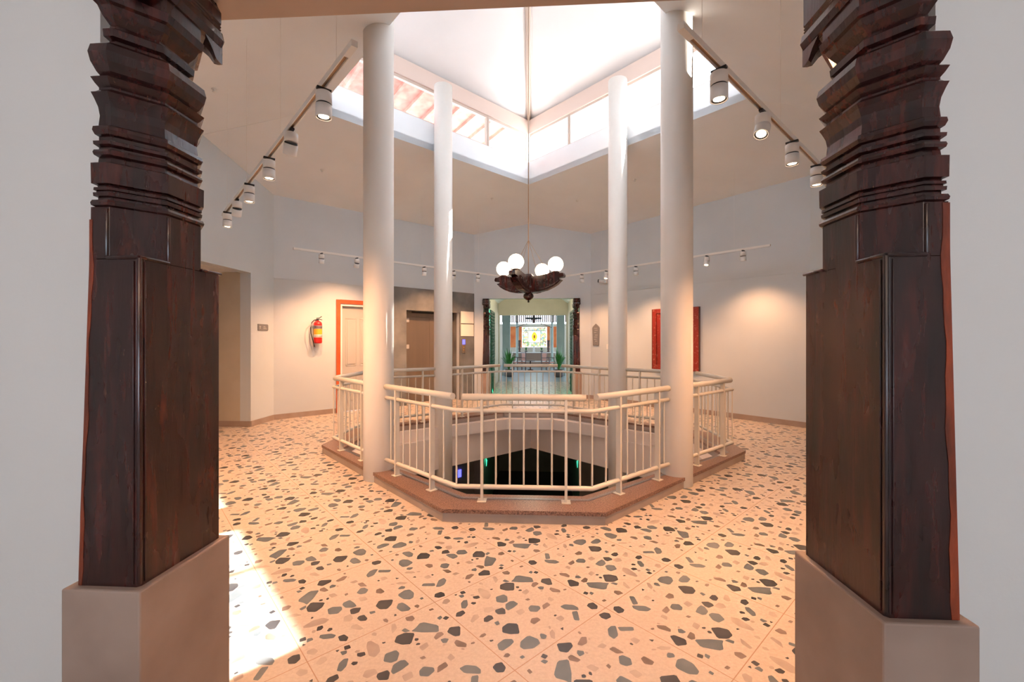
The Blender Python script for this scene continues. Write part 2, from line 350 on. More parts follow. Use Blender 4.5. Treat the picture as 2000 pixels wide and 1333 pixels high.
for ti in range(-9, 24):
    for tj in range(-6, 26):
        rot = rc.randrange(4)
        s0, d0 = .915+1.005*ti, 1.12+1.0*tj
        X0, Y0 = (s0+.5-d0-.5)/2, (s0+.5+d0+.5)/2
        if not (-7.5 < X0 < 5.4 and -.8 < Y0 < 16.9) or (Y0 > 12 and not -2 < X0 < 2): continue
        for k, q in CHIPS:
            pts = []
            for a, b in q:
                for _ in range(rot): a, b = 1-b, a
                ss, dd = s0+1.005*a, d0+1.0*b
                pts.append(((ss-dd)/2, (ss+dd)/2))
            cx_ = sum(p[0] for p in pts)/len(pts); cy_ = sum(p[1] for p in pts)/len(pts)
            if inside_octo(cx_, cy_, -.0) or cy_ > 16.3 or (cx_ < -5.2 and not 5.4 < cy_ < 7.5) or cx_ > 4.9: continue
            pts = [(cx_+(x-cx_)*1.1, cy_+(y-cy_)*1.1) for x, y in pts]
            n = len(pts); rnd = []
            for i in range(n):      # round the corners a little
                p, q_ = pts[i], pts[(i+1) % n]
                rnd += [(p[0]*.87+q_[0]*.13, p[1]*.87+q_[1]*.13), (p[0]*.13+q_[0]*.87, p[1]*.13+q_[1]*.87)]
            ar = sum(rnd[i][0]*rnd[(i+1) % (2*n)][1]-rnd[(i+1) % (2*n)][0]*rnd[i][1] for i in range(2*n))
            if ar < 0: rnd = rnd[::-1]
            fm.add([(x, y, .0006) for x, y in rnd], [tuple(range(2*n))], k+1)
struct(fm.build('floor', ['floor', 'chip_charcoal', 'chip_slate', 'chip_taupe', 'chip_brown'], keep=True))
# curb round the opening
def ring(m, a, b, z0, z1, mi=0):
    A, B = octo(a), octo(b)
    for i in range(8):
        j = (i+1) % 8; m.prism([A[i], A[j], B[j], B[i]], z0, z1, mi)
    return m
curb = thing('granite_curb', 'low octagonal granite curb around the open floor void', 'curb', (CX, CY, 0))
curb['kind'] = 'structure'
def P_(o, parent):   # parent while keeping world coordinates
    o.parent = parent; o.matrix_parent_inverse = Matrix.Translation(parent.location).inverted(); return o
P_(ring(MB(), 0, .36, .0, .078).build('riser', 'riser'), curb)
P_(ring(MB(), -.012, .36, .078, .112).build('granite_top', 'granite'), curb)
P_(ring(MB(), .245, .29, .1121, .1135).build('inlay_strip', 'granitegrey'), curb)
# slab edge: octagon then deeper square beam, with flat returns where corners are cut
m = MB()
ring(m, .345, .55, -.20, .0)
C = [(CX, CY-(.69+2.70-.36*S2)), (CX+(.69+2.70-.36*S2), CY), (CX, CY+(.69+2.70-.36*S2)), (CX-(.69+2.70-.36*S2), CY)]
def dia(c, r): return [(c[0], c[1]-r), (c[0]+r, c[1]), (c[0], c[1]+r), (c[0]-r, c[1])]
r0 = .69+2.70-.345*S2
A, B = dia((CX, CY), r0), dia((CX, CY), r0+.28)
for i in range(4): m.prism([A[i], A[(i+1) % 4], B[(i+1) % 4], B[i]], -.75, -.20)
struct(m.build('trim_1', 'slab'))

# ---- walls
def wall(m, p0, p1, th, z0, z1, ops=(), mi=0):
    """p0->p1, thickness on the right side (negative offset); ops = (s0,s1,z0,z1)"""
    p0, p1 = Vector(p0), Vector(p1); L = (p1-p0).length; d = (p1-p0)/L
    def bx(s0, s1, a, b):
        if s1-s0 > 1e-4 and b-a > 1e-4: m.obox(p0+d*s0, p0+d*s1, 0, th, a, b, mi)
    s = 0
    for (a, b, c, e) in sorted(ops):
        bx(s, a, z0, z1); bx(a, b, z0, c); bx(a, b, e, z1); s = b
    bx(s, L, z0, z1); return m
WZ = 5.3
LW0, LW1 = (-5.15, 4.98), (-5.15, 8.18)
BL, BR = (-1.69, 11.64), (1.47, 11.64)
RW1, RW0 = (4.85, 7.9), (4.85, 5.0)
FR_, FL_ = (1.62, 1.70), (-1.87, 1.70)
# room interior lies on the right side when walking left wall -> back -> right; so offset left (+)
struct(wall(MB(), LW0, LW1, .2, 0, WZ, [(.45, 2.52, 0, 2.785)]).build('wall_left', 'wall'))
DS = lambda X: (X+5.15)*S2
door_s = (1.29, 2.14)
el_s = (2.86, 4.41)
struct(wall(MB(), LW1, BL, .12, 0, WZ, [(door_s[0], door_s[1], 0, 2.36), (el_s[0], el_s[1], 0, 2.30)]).build('wall_back_left', 'wall'))
m = wall(MB(), BL, BR, .24, 0, WZ, [(.26, 2.86, 0, 2.705)])
struct(m.build('wall_back', 'wall'))
struct(wall(MB(), BR, RW1, .15, 0, WZ).build('wall_back_right', 'wall'))
struct(wall(MB(), RW1, RW0, .15, 0, WZ).build('wall_right', 'wall'))
struct(wall(MB(), RW0, FR_, .15, 0, WZ).build('wall_front_right', 'wall'))
struct(wall(MB(), (3.2, 1.70), (-3.2, 1.70), .28, 0, WZ, [(3.2-1.25, 3.2+1.52, 0, 2.885)]).build('wall_front', 'hallwall'))
struct(wall(MB(), FL_, LW0, .15, 0, WZ).build('wall_front_left', 'wall'))
o = MB().box(-1.519, 1.249, 1.421, 1.699, 2.870, 2.884).build('trim_7', 'soffit'); struct(o)  # added sheet under the lintel, browned for the warm light there
# plaster below the lintel line stands slightly proud: a small ledge all round
m = MB()
def ledge(p0, p1, z=2.80, s0=0, s1=None):
    p0, p1 = Vector(p0), Vector(p1); L = (p1-p0).length; d = (p1-p0)/L; s1 = L if s1 is None else s1
    m.obox(p0+d*s0, p0+d*s1, 0, -.012, z-.012, z+.006)
ledge(BR, RW1); ledge(RW1, RW0); ledge(LW1, BL, s1=2.24)
struct(m.build('trim_2', 'wall'))
# skirting
m = MB()
def skirt(p0, p1, s0=0, s1=None):
    p0, p1 = Vector(p0), Vector(p1); L = (p1-p0).length; d = (p1-p0)/L; s1 = L if s1 is None else s1
    m.obox(p0+d*s0, p0+d*s1, 0, -.014, 0, .10)
skirt(LW0, LW1, 0, .45); skirt(LW0, LW1, 2.52); skirt(LW1, BL, 0, door_s[0]-.09); skirt(LW1, BL, 4.41)
skirt(BL, BR, 0, .26); skirt(BL, BR, 2.86); skirt(BR, RW1); skirt(RW1, RW0); skirt(RW0, FR_); skirt(FL_, LW0)
m.box(-8, -5.15, 7.484, 7.498, 0, .10)
struct(m.build('baseboard_room', 'skirt'))

# ---- side corridor on the left
m = MB(); m.box(-8.2, -5.351, 7.50, 7.7, 0, 3.0); m.box(-8.4, -8.2, 5.2, 7.7, 0, 3.0); m.box(-8.2, -5.351, 5.2, 5.43, 0, 3.0)
struct(m.build('wall_corridor', 'beige'))
struct(MB().box(-8.2, -5.351, 5.43, 7.5, 2.80, 3.0).build('ceiling_corridor', 'ceil'))

# ---- hall where the camera stands
m = MB(); m.box(-3.4, -3.2, -4, 1.42, 0, 3.4); struct(m.build('wall_hall_left', 'hallwall'))
m = MB(); wall(m, (3.4, -4), (-3.4, -4), .2, 0, 3.4, [(2.1, 4.7, 1.0, 2.3)]); struct(m.build('wall_hall_rear_blocker', 'hallwall'))  # unseen wall added to cut daylight, opening sized for hall brightness
m = MB(); m.box(3.2, 3.4, -4, 1.42, 0, 3.4); struct(m.build('wall_hall_right', 'hallwall'))
struct(MB().box(-3.4, 3.4, -4, 1.42, 3.2, 3.4).build('ceiling_hall', 'ceil'))

hl = bpy.data.lights.new('hall_fill', 'POINT'); hl.energy = 55; hl.color = (1, .66, .42); hl.shadow_soft_size = .2  # added fill light without a real source, warms the bluish hall
ho = bpy.data.objects.new('hall_fill', hl); COL.objects.link(ho); ho.location = (-.1, -1.8, 2.95)
# ---- main ceiling: four facets falling from the square opening to the walls
OZ = H+3.52
OB, OL, OR, ON = (-.165, 9.68), (-3.33, 6.38), (3.06, 6.42), (-.085, 3.19)
SL = .252
def facet(e0, e1, pts):
    e0, e1 = Vector(e0), Vector(e1); d = (e1-e0).normalized(); n = Vector((-d.y, d.x))
    c = Vector((-.13, 6.42))
    if n.dot(c-e0) > 0: n = -n
    out = [(e0.x, e0.y, OZ), (e1.x, e1.y, OZ)]
    for p in pts: out.append((p[0], p[1], OZ-SL*n.dot(Vector(p)-e0)))
    return out
m = MB()
m.slab(facet(OB, OL, [(-5.35, 6.38), (-5.35, 8.3), (-1.8, 11.85), (-.165, 11.85)]), .12)
m.slab(facet(OR, OB, [(-.165, 11.85), (1.6, 11.85), (5.05, 8.0), (5.05, 6.42)]), .12)
m.slab(facet(ON, OR, [(5.05, 6.42), (5.05, 4.9), (1.6, 1.5), (-.085, 1.5)]), .12)
m.slab(facet(OL, ON, [(-.085, 1.5), (-2.0, 1.5), (-5.35, 4.9), (-5.35, 6.38)]), .12)
struct(m.build('ceiling', 'ceil'))
# lantern: upstand, windows, header, pyramid roof
SILL, HEAD, EAVE, APEX = 5.57, 6.21, 6.51, 7.75
Q = [OB, OL, ON, OR]
def outw(p, d):
    c = Vector((-.13, 6.42)); v = Vector(p)-c; return tuple(Vector(p)+v.normalized()*d*S2)
m = MB(); hm = MB()
for i in range(4):
    a, b = Q[i], Q[(i+1) % 4]
    m.prism([a, b, outw(b, .16), outw(a, .16)], OZ-.001, SILL)
    hm.prism([a, b, outw(b, .16), outw(a, .16)], HEAD, EAVE)
struct(m.build('wall_lantern', 'ceil'))
struct(hm.build('trim_3', 'header'))
ap = (-.13, 6.42, APEX)
m = MB()
for i in range(4):
    a, b = outw(Q[i], .16), outw(Q[(i+1) % 4], .16)
    m.slab([(a[0], a[1], EAVE), (b[0], b[1], EAVE), ap], .1)
struct(m.build('ceiling_lantern', 'roofin'))
m = MB()
for q in Q: m.tube([(q[0], q[1], EAVE+.03), (ap[0]+(q[0]-ap[0])*.02, ap[1]+(q[1]-ap[1])*.02, APEX-.05)], .05, 6)
struct(m.build('trim_4', 'frame'))
# windows: four per side, frame + pane
wi = 0
for i in range(4):
    a, b = Vector(Q[i]), Vector(Q[(i+1) % 4]); L = (b-a).length; d = (b-a)/L
    c = Vector((-.13, 6.42)); n = Vector((-d.y, d.x)); n = n if n.dot(a-c) > 0 else -n
    cuts = [0, 1.17, 2.29, 3.42, L]
    for k in range(4):
        wi += 1
        s0, s1 = cuts[k]+.005, cuts[k+1]-.005
        o = thing('window_%d' % wi, '', ''); del o['label']; del o['category']; o['kind'] = 'structure'
        f = MB()
        def bar(u0, u1, z0, z1, f=f, a=a, d=d, n=n):
            p, q = a+d*u0, a+d*u1
            f.prism([tuple(p+n*.03), tuple(q+n*.03), tuple(q+n*.09), tuple(p+n*.09)], z0, z1)
        bar(s0, s0+.035, SILL, HEAD); bar(s1-.035, s1, SILL, HEAD); bar(s0+.035, s1-.035, SILL, SILL+.03); bar(s0+.035, s1-.035, HEAD-.05, HEAD)
        f.build('window_frame', 'frame', o)
        g = MB(); p, q = a+d*(s0+.035), a+d*(s1-.035)
        g.prism([tuple(p+n*.055), tuple(q+n*.055), tuple(q+n*.062), tuple(p+n*.062)], SILL+.03, HEAD-.05)
        g.build('pane', 'glass', o)
m = MB()
for q in Q: m.tube([(q[0], q[1], OZ+.002), (q[0], q[1], EAVE)], .016, 8)
struct(m.build('trim_5', 'track'))
# terracotta eave outside the back-left windows
a, b = Vector(OB), Vector(OL); d = (b-a).normalized(); n = Vector((-d.y, d.x)); n = n if n.dot(a-Vector((-.13, 6.42))) > 0 else -n
m = MB()
p = [a+n*.17-d*.0, b+n*.17+d*.8, b+n*2.3+d*.8, a+n*2.3+d*.25]
z = [6.45, 6.45, 6.15, 6.15]
m.slab([(q.x, q.y, zz) for q, zz in zip(p, z)], .1)
for k in range(12):
    s = .3+k*.42; q0, q1 = a+d*s+n*.2, a+d*s+n*2.2
    m.slab([(q0.x, q0.y, 6.38), (q0.x+.06*d.x, q0.y+.06*d.y, 6.38), (q1.x+.06*d.x, q1.y+.06*d.y, 6.08), (q1.x, q1.y, 6.08)], .08, 0)
struct(m.build('trim_6', 'terracotta'))

# ---- columns
for (x, y, lab) in ((-1.78, 4.78, 'cream round column left of the chandelier, nearest the camera'), (1.53, 4.78, 'cream round column right of the chandelier, nearest the camera'),
                    (-1.695, 7.78, 'slimmer looking far round column left of the chandelier'), (1.457, 7.78, 'slimmer looking far round column right of the chandelier')):
    near = y < 6
    m = MB(); m.lathe([(.166, -3.6), (.166, 6.20)], 48, (x, y, 0))
    o = m.build('round_column', 'column')
    o = tag(o, lab, 'column', 'round columns around the void')

# ---- railings
RH = 1.045; MZ = .925; BZ = .238
oc = octo(.2)
def V3(p, z): return (p[0], p[1], z)
def railing(label, path, colc):
    """path: corner list incl. column centres at both ends"""
    root = thing('railing', label, 'railing', (path[1][0], path[1][1], .112), 0, 'railings around the void')
    inv = Matrix.Translation(root.location).inverted()
    def put(mb, name, **k):
        o = mb.build(name, 'rail', **k); o.parent = root; o.matrix_parent_inverse = inv; return o
    P = [Vector(p) for p in path]
    # trim ends to the column faces
    for e, nx in ((0, 1), (-1, -2)):
        d = (P[nx]-P[e]).normalized()
        f = P[nx]; c = P[e]; s = (c-f).dot(-d); P[e] = f-d*(s-.15)
    for z, nm, r in ((MZ, 'mid_rail', .020), (BZ, 'bottom_rail', .022)):
        put(MB().tube([V3(p, z) for p in P], r, 12), nm)
    for i in range(len(P)-1):
        a, b = P[i], P[i+1]; L = (b-a).length; d = (b-a)/L
        g0 = .0 if i == 0 else .055; g1 = .0 if i == len(P)-2 else .055
        put(MB().tube([V3(a+d*g0, RH), V3(b-d*g1, RH)], .031, 16), 'top_rail')
        ang = math.atan2(d.y, d.x)
        if i == 0 or i == len(P)-2:
            # distances measured from the corner
            near_front = (len(P) > 3 and abs((P[1]-P[2]).y) < .01)
            sp = (.38, 1.02) if near_front else (.27, .92)
            c = P[1] if i == 0 else P[-2]; dd = (P[0]-c).normalized() if i == 0 else (P[-1]-c).normalized()
            bs = [.19]+[sp[0]+(sp[1]-sp[0])*k/5 for k in range(1, 5)]+([sp[1]+.12] if near_front else [sp[1]+.13, sp[1]+.24])
            posts = [c+dd*s for s in sp]; bal = [c]+[c+dd*s for s in bs]
        else:
            if abs(d.y) < .01:
                mid = (a+b)/2; posts = [mid-d*.376, mid+d*.376]
                bal = [mid+d*(.752/6*k) for k in (-2, -1, 0, 1, 2)]+[mid-d*.50, mid+d*.50]
            else:
                mid = (a+b)/2; posts = []; bal = [mid+d*(.13*k) for k in range(-4, 5)]
        for p in posts:
            m = MB(); m.obox(p-d*.011, p+d*.011, -.026, .026, .112, RH-.02)
            m.obox(p-d*.04, p+d*.04, -.045, .045, .112, .119)
            put(m, 'post')
        for p in bal: put(MB().tube([V3(p, BZ), V3(p, MZ)], .0085, 8, cap=False), 'baluster')
    return root
FLc, FRc, BLc, BRc = (-1.78, 4.78), (1.53, 4.78), (-1.695, 7.78), (1.457, 7.78)
railing('cream tubular railing in front of the void, facing the camera, between the two near columns', [FLc, oc[0], oc[1], FRc], None)
railing('cream tubular railing on the left of the void between left columns', [FLc, oc[7], oc[6], BLc], None)
railing('cream tubular railing at the back of the void, before the far doorway', [BLc, oc[5], oc[4], BRc], None)
railing('cream tubular railing on the right of the void between right columns', [FRc, oc[2], oc[3], BRc], None)

# ================================================================ CARVED PILLARS
def pillar(label, xi, xo, y0, y1, sx, flip=False, group='carved wooden pillars at the doorways', zs=1.0, T=.034, worn=False, prc=None):
    """xi = inner face x, xo = outer x, sx=+1 if inner side looks to +x. y0 = face toward viewer of that opening"""
    root = thing('carved_pillar', label, 'pillar', ((xi+xo)/2, (y0+y1)/2, 0), 0, group)
    inv = Matrix.Translation(root.location).inverted()
    def put(m, name, mt, bevel=0):
        o = m.build(name, mt, bevel=bevel); o.parent = root; o.matrix_parent_inverse = inv; return o
    W = abs(xi-xo); D = abs(y1-y0); sy = 1 if y1 > y0 else -1
    def sec(d, c, z, cut=0.0, taper=0.0):
        # local coords: u from inner face going outward (0..W), v from front going back (0..D)
        cc = max(c, .002)
        pts = [(W-taper+d*.4, -d), (cc-d*.41, -d), (-d, cc-d*.41), (-d, D-cc+d*.41), (cc-d*.41, D+d), (W-taper+d*.4, D+d)]
        z = 1.55+(z-1.55)*zs if 1.55 < z < 2.82 else z
        return [(xi-sx*u, y0+sy*v, z) for u, v in pts]
    def loft(secs, m=None):
        m = m or MB(); n = 6; v = [p for s in secs for p in s]; f = []
        for i in range(len(secs)-1):
            for j in range(n): f.append((i*n+j, i*n+(j+1) % n, (i+1)*n+(j+1) % n, (i+1)*n+j))
        f.append(tuple(range(n))); f.append(tuple(range((len(secs)-1)*n, len(secs)*n)))
        return m.add(v, f)
    PZ = .78
    # plinth
    m = MB(); e = .022
    xs = sorted((xi+sx*e, xo-sx*e*1.6)); ys = sorted((y0-sy*e, y1+sy*e)); m.box(xs[0], xs[1], ys[0], ys[1], 0, PZ)
    put(m, 'plinth', 'plinth', .006)
    # square shaft with thin corner bead
    c = .10
    m = loft([sec(0, .010, PZ), sec(0, .010, 1.0, taper=.003), sec(0, .010, 1.81, taper=T*.7)])
    # cut panel zone (corners chamfered, raised frames at the sides)
    loft([sec(0, c, 1.805, taper=T*.7), sec(0, c, 1.972, taper=T*.75)], m)
    # raised fillets framing the corner panel
    def bar(p, q, r):
        zz = lambda z: 1.55+(z-1.55)*zs if z > 1.55 else z
        m.tube([(xi-sx*p[0], y0+sy*p[1], zz(p[2])), (xi-sx*q[0], y0+sy*q[1], zz(q[2]))], r, 6)
    for (A_, B_) in (((c+.006, -.001), (-.001, c+.006)),):
        bar((A_[0], A_[1], 1.815), (A_[0], A_[1], 1.965), .006); bar((B_[0], B_[1], 1.815), (B_[0], B_[1], 1.965), .006)
        bar((A_[0], A_[1], 1.812), (.0, .0, 1.812), .007); bar((.0, .0, 1.812), (B_[0], B_[1], 1.812), .007)
    bar((.0, .0, PZ+.01), (.0, .0, 1.81), .007)
    bar((.018, -.0012, PZ+.01), (.018, -.0012, 1.80), .003); bar((-.0012, .018, PZ+.01), (-.0012, .018, 1.80), .003)
    bar((-.001, D-c, 1.812), (-.001, D, 1.812), .006)
    put(m, 'shaft', 'wood', .002)
    # turned mouldings
    pr = prc or [(0, 1.968), (.002, 1.972), (.012, 1.975), (.014, 1.983), (.010, 1.992), (-.004, 1.996), (-.004, 2.003),
          (.007, 2.005), (.008, 2.016), (.000, 2.019), (.000, 2.022), (.007, 2.024), (.006, 2.033), (-.004, 2.036), (-.002, 2.040), (.012, 2.043), (.013, 2.107), (.003, 2.112),
          (-.004, 2.114), (-.006, 2.130), (.006, 2.135), (.009, 2.143), (.006, 2.151), (-.006, 2.156), (-.006, 2.162), (.007, 2.168), (.008, 2.178), (-.006, 2.184), (-.006, 2.196),
          (.004, 2.200), (.010, 2.212), (.008, 2.224), (-.005, 2.232), (-.008, 2.264), (-.004, 2.29), (.006, 2.315), (.013, 2.329), (.002, 2.336), (-.006, 2.345), (-.006, 2.352),
          (.004, 2.362), (.014, 2.376), (.004, 2.384), (-.008, 2.392), (.000, 2.400), (.014, 2.425), (.020, 2.452), (.014, 2.478), (-.006, 2.494), (-.030, 2.503)]
    m = loft([sec(d-.004, c, z, taper=T) for d, z in pr])
    put(m, 'moulded_neck', 'wood')
    # capital: recessed neck ring then flaring mouldings
    N = lambda d, z: sec(d, c, z, taper=T)
    m = loft([N(-.034, 2.498), N(-.034, 2.515), N(-.020, 2.522), (N(-.018, 2.545)), N(-.034, 2.556), N(-.036, 2.566), N(-.016, 2.59), N(-.006, 2.612), N(.004, 2.618), N(.010, 2.645), N(.0, 2.652), N(.0, 2.70)])
    put(m, 'capital', 'wood')
    # square abacus with bulging side and hanging corner drops
    def sq(d, z): return sec(d, .004, z)
    m = loft([sq(-.01, 2.695), sq(.006, 2.70), sq(.014, 2.725), (sq(.008, 2.755)), sq(.000, 2.762), sq(.004, 2.768), sq(.000, 2.774), sq(.004, 2.780), sq(.000, 2.786), sq(.004, 2.792), sq(.004, 2.835), sq(-.012, 2.868), sq(-.012, 2.88)])
    for (u, v) in ((.0, D), (.0, 0.0)):
        uu = 1 if u == 0 else -1; vv = -1 if v > 0 else 1
        pts = []
        for (dd, z) in ((.012, 2.637), (.030, 2.642), (.052, 2.672), (.085, 2.70), (.115, 2.73)):
            q = [(-.004, v-vv*.004), (dd, v-vv*.004), (dd*.5, v+vv*dd*.5), (-.004, v+vv*dd)]
            zz = 1.55+(z-1.55)*zs; pts.append([(xi-sx*a, y0+sy*b, zz) for a, b in q])
        n = 4; vv_ = [p for s in pts for p in s]; f = [(i*n+j, i*n+(j+1) % n, (i+1)*n+(j+1) % n, (i+1)*n+j) for i in range(len(pts)-1) for j in range(n)]
        f += [tuple(range(n)), tuple(range((len(pts)-1)*n, len(pts)*n))]; m.add(vv_, f)
    put(m, 'bracket', 'wood')
    if worn:
        m = MB(); v = []
        zs_ = [PZ+.002+k*(1.93-PZ)/24 for k in range(25)]
        for k, z in enumerate(zs_):
            wv = (.010 if sx > 0 else .019)+.003*math.sin(k*.7)+.002*math.sin(k*1.9); tp = T*.7*min(1, max(0, (z-.8)/1.0))
            u0 = W-tp-.0005; v += [(u0+.001, D*.5), (u0+.001, -.0015), (u0-wv, -.0015), (u0-wv, .01)]
            v[-4:] = [(xi-sx*a, y0+sy*b, z) for a, b in v[-4:]]
        f = [(i*4+j, i*4+j+1, (i+1)*4+j+1, (i+1)*4+j) for i in range(24) for j in range(3)]
        m.add(v, f); put(m, 'worn_edge', 'wornwood')['label'] = 'orange worn outer edge of the shaft'
    return root
pillar('large carved dark wooden pillar on plaster plinth at left foreground', -1.236, -1.436, 1.275, 1.622, 1, group='foreground carved pillars', T=.052, worn=True)
pillar('large carved dark wooden pillar with orange worn edge at right foreground', .970, 1.162, 1.25, 1.615, -1, group='foreground carved pillars', zs=.915, T=.036, worn=True)
FARP = None
pl = pillar('small looking carved dark pillar on the left of the far doorway', -1.27, -1.445, 11.56, 11.90, 1, group='far doorway carved pillars')
pr_ = pillar('small looking carved dark pillar on the right of the far doorway', 1.00, 1.18, 11.56, 11.90, -1, group='far doorway carved pillars')
for p in (pl, pr_): p.scale = (1, 1, 2.70/2.882)

# ================================================================ TRACKS AND SPOTS
TZ = 3.21
def ceil_z(x, y):
    best = None
    for e0, e1 in ((OB, OL), (OR, OB), (ON, OR), (OL, ON)):
        a, b = Vector(e0), Vector(e1); d = (b-a).normalized(); n = Vector((-d.y, d.x)); c = Vector((-.13, 6.42))
        if n.dot(c-a) > 0: n = -n
        q = n.dot(Vector((x, y))-a)
        best = q if best is None else max(best, q)
    return OZ-SL*best if best > 0 else EAVE
spot_no = [0]
def spot_head(label, x, y, dir_, tilt, group):
    root = thing('track_spotlight', label, 'spotlight', (x, y, TZ), math.atan2(dir_[1], dir_[0]), group)
    m = MB(); m.box(-.045, .045, -.013, .013, -.032, -.018); m.lathe([(.020, -.05), (.020, -.03)], 12)
    m.build('adapter', 'black', root)
    MB().lathe([(.001, -.046), (.046, -.046), (.050, -.050), (.050, -.118), (.045, -.119)], 28).build('housing', 'white', root)
    piv = Vector((0, 0, -.126)); mt = Matrix.Rotation(tilt, 4, 'Y')
    q = Matrix.Translation(piv) @ mt
    def L(prof, name, mt_):
        o = MB().lathe(prof, 28, cap=False).build(name, mt_, root); o.matrix_local = q; return o
    L([(.001, .006), (.046, .006), (.046, -.004), (.001, -.004)], 'joint_ring', 'black')
    L([(.040, -.003), (.050, -.003), (.050, -.083), (.047, -.086), (.043, -.080), (.040, -.070)], 'lamp_head', 'white')
    L([(.043, -.081), (.030, -.074)], 'baffle_ring', 'black')
    L([(.001, -.076), (.032, -.076)], 'lens', 'lens')
    ld = bpy.data.lights.new('lamp', 'SPOT'); ld.energy = SPOT_W; ld.color = WARM; ld.spot_size = R(116); ld.spot_blend = .9; ld.shadow_soft_size = .03
    lo = bpy.data.objects.new('lamp', ld); COL.objects.link(lo); lo.parent = root
    lo.matrix_local = Matrix.Translation(piv) @ mt @ Matrix.Translation((0, 0, -.092))
    return root
def track(p0, p1, label, wires):
    p0, p1 = Vector(p0), Vector(p1); d = (p1-p0); L = d.length; d /= L
    root = thing('lighting_track', label, 'track light', (p0.x, p0.y, TZ), math.atan2(d.y, d.x), 'suspended lighting tracks')
    m = MB(); m.box(0, L, -.018, -.012, -.018, .018); m.box(0, L, .012, .018, -.018, .018); m.box(0, L, -.012, .012, .0, .018)
    m.box(0, .12, -.012, .012, -.018, .0); m.box(L-.05, L, -.012, .012, -.018, 0)
    m.build('track_rail', 'track', root)
    MB().box(.12, L-.05, -.0115, .0115, -.003, -.0005).build('conductor_slot', 'brass', root)
    for s in wires:
        p = p0+d*s; z = ceil_z(p.x, p.y)
        MB().tube([(s, 0, .018), (s, 0, z-TZ)], .0013, 6).build('suspension_wire', 'track', root)
    return p0, d
WD = ('nearest', 'second', 'third', 'fourth', 'fifth', 'sixth')
ORD = ('first', 'second', 'third', 'fourth', 'fifth', 'sixth')
# near-left
track((-1.01, 2.345), (-4.12, 5.45), 'near lighting track hanging left of the left column', (.28, 1.55, 2.9, 4.1))
for i, (x, y) in enumerate([(-1.376, 2.72), (-1.90, 3.24), (-2.384, 3.72), (-2.989, 4.33), (-3.46, 4.80), (-3.92, 5.26)]):
    spot_head('white cylinder spotlight, %s from the camera on the left track%s' % (WD[i], ', head tilted' if i in (1, 4) else ''), x, y, (-1, 1) if i in (1, 4) else (1, 1), R(0 if i not in (1, 4) else -28), 'spotlights on the left track')
track((.76, 2.31), (3.9, 5.45), 'near lighting track hanging in front of the right column', (.25, 1.6, 3.2))
for i, (x, y) in enumerate([(1.10, 2.655), (1.616, 3.163), (2.10, 3.655), (2.61, 4.16)]):
    spot_head('white cylinder spotlight, %s from the camera on the right track%s' % (WD[i], ', head tilted' if i == 1 else ''), x, y, (1, 1) if i == 1 else (1, -1), R(0 if i != 1 else 28), 'spotlights on the right track')
track((-4.34, 7.47), (-.92, 10.98), 'far lighting track hanging along the wall with the lift', (1.55, 2.6, 4.2))
for i, (x, y) in enumerate([(-4.00, 7.82), (-3.53, 8.30), (-3.06, 8.785), (-2.47, 9.39), (-1.92, 9.955), (-1.42, 10.47)]):
    spot_head('small looking white spotlight, %s from the left on the far left track' % ORD[i], x, y, (-1, 1), R(-25 if i in (1, 4) else -9), 'spotlights on the far left track')
track((4.05, 7.68), (.62, 11.2), 'far lighting track hanging along the wall with the red frame', (.6, 2.0, 3.6))
for i, (x, y) in enumerate([(1.13, 10.68), (1.64, 10.155), (2.19, 9.59), (3.28, 8.47), (3.74, 8.0)]):
    spot_head('small looking white spotlight, %s from the left on the far right track' % ORD[i], x, y, (1, 1), R(18 if i in (1, 3) else -7), 'spotlights on the far right track')

# ================================================================ CHANDELIER
CHX, CHY = -.115, 6.52
ch = thing('chandelier', 'carved dark wooden chandelier with four lit white globes', 'chandelier', (CHX, CHY, 2.13))
m = MB(); m.lathe([(.001, .0), (.008, .004), (.020, .016), (.010, .028), (.012, .034), (.040, .046), (.068, .068), (.080, .096), (.074, .124), (.052, .142), (.046, .150), (.07, .158), (.085, .18), (.09, .26), (.001, .262)], 28)
m.build('finial', 'wood', ch)
MB().lathe([(.001, .25), (.075, .25), (.085, .28), (.085, .40), (.06, .43), (.001, .43)], 8, smooth=False).build('hub', 'wood', ch)
for k, ang in enumerate((-113, -22, 154, 61)):
    a = R(ang); mt = Matrix.Rotation(a, 4, 'Z')
    prof = [(.06, .15), (.20, .155), (.30, .175), (.40, .215), (.47, .255), (.535, .315), (.50, .318), (.475, .33), (.50, .345), (.565, .352), (.575, .378), (.56, .41), (.51, .412), (.48, .428), (.36, .428), (.33, .415), (.22, .398), (.06, .385)]
    m = MB(); n = len(prof)
    for w0, w1, sc in ((-.05, .05, 1.0),):
        v = [tuple(mt @ Vector((r, w0, z))) for r, z in prof]+[tuple(mt @ Vector((r, w1, z))) for r, z in prof]
        m.add(v, [tuple(range(n)), tuple(range(n, 2*n))[::-1]]+[(i, (i+1) % n, (i+1) % n+n, i+n) for i in range(n)])
    # carved scrolls on the flanks
    for w_ in (-.052, .052):
        for (r, z, q) in ((.17, .27, .055), (.29, .30, .045), (.39, .335, .035)):
            pts = [mt @ Vector((r+q*(1-t/14)*math.cos(t*.75), w_, z+q*(1-t/14)*math.sin(t*.75))) for t in range(13)]
            m.tube(pts, .007, 6)
        pts = [mt @ Vector((r, w_, z)) for r, z in ((.10, .175), (.28, .20), (.40, .245), (.50, .30))]
        m.tube(pts, .008, 6)
    m.build('arm', 'wood', ch, bevel=.004)
    p = mt @ Vector((.435, 0, .428))
    MB().lathe([(.001, 0), (.055, 0), (.058, .012), (.045, .022), (.001, .022)], 20, tuple(p)).build('globe_holder', 'wood', ch)
    MB().sphere((p.x, p.y, .428+.012+.108), .112, 18).build('globe', 'globe', ch)
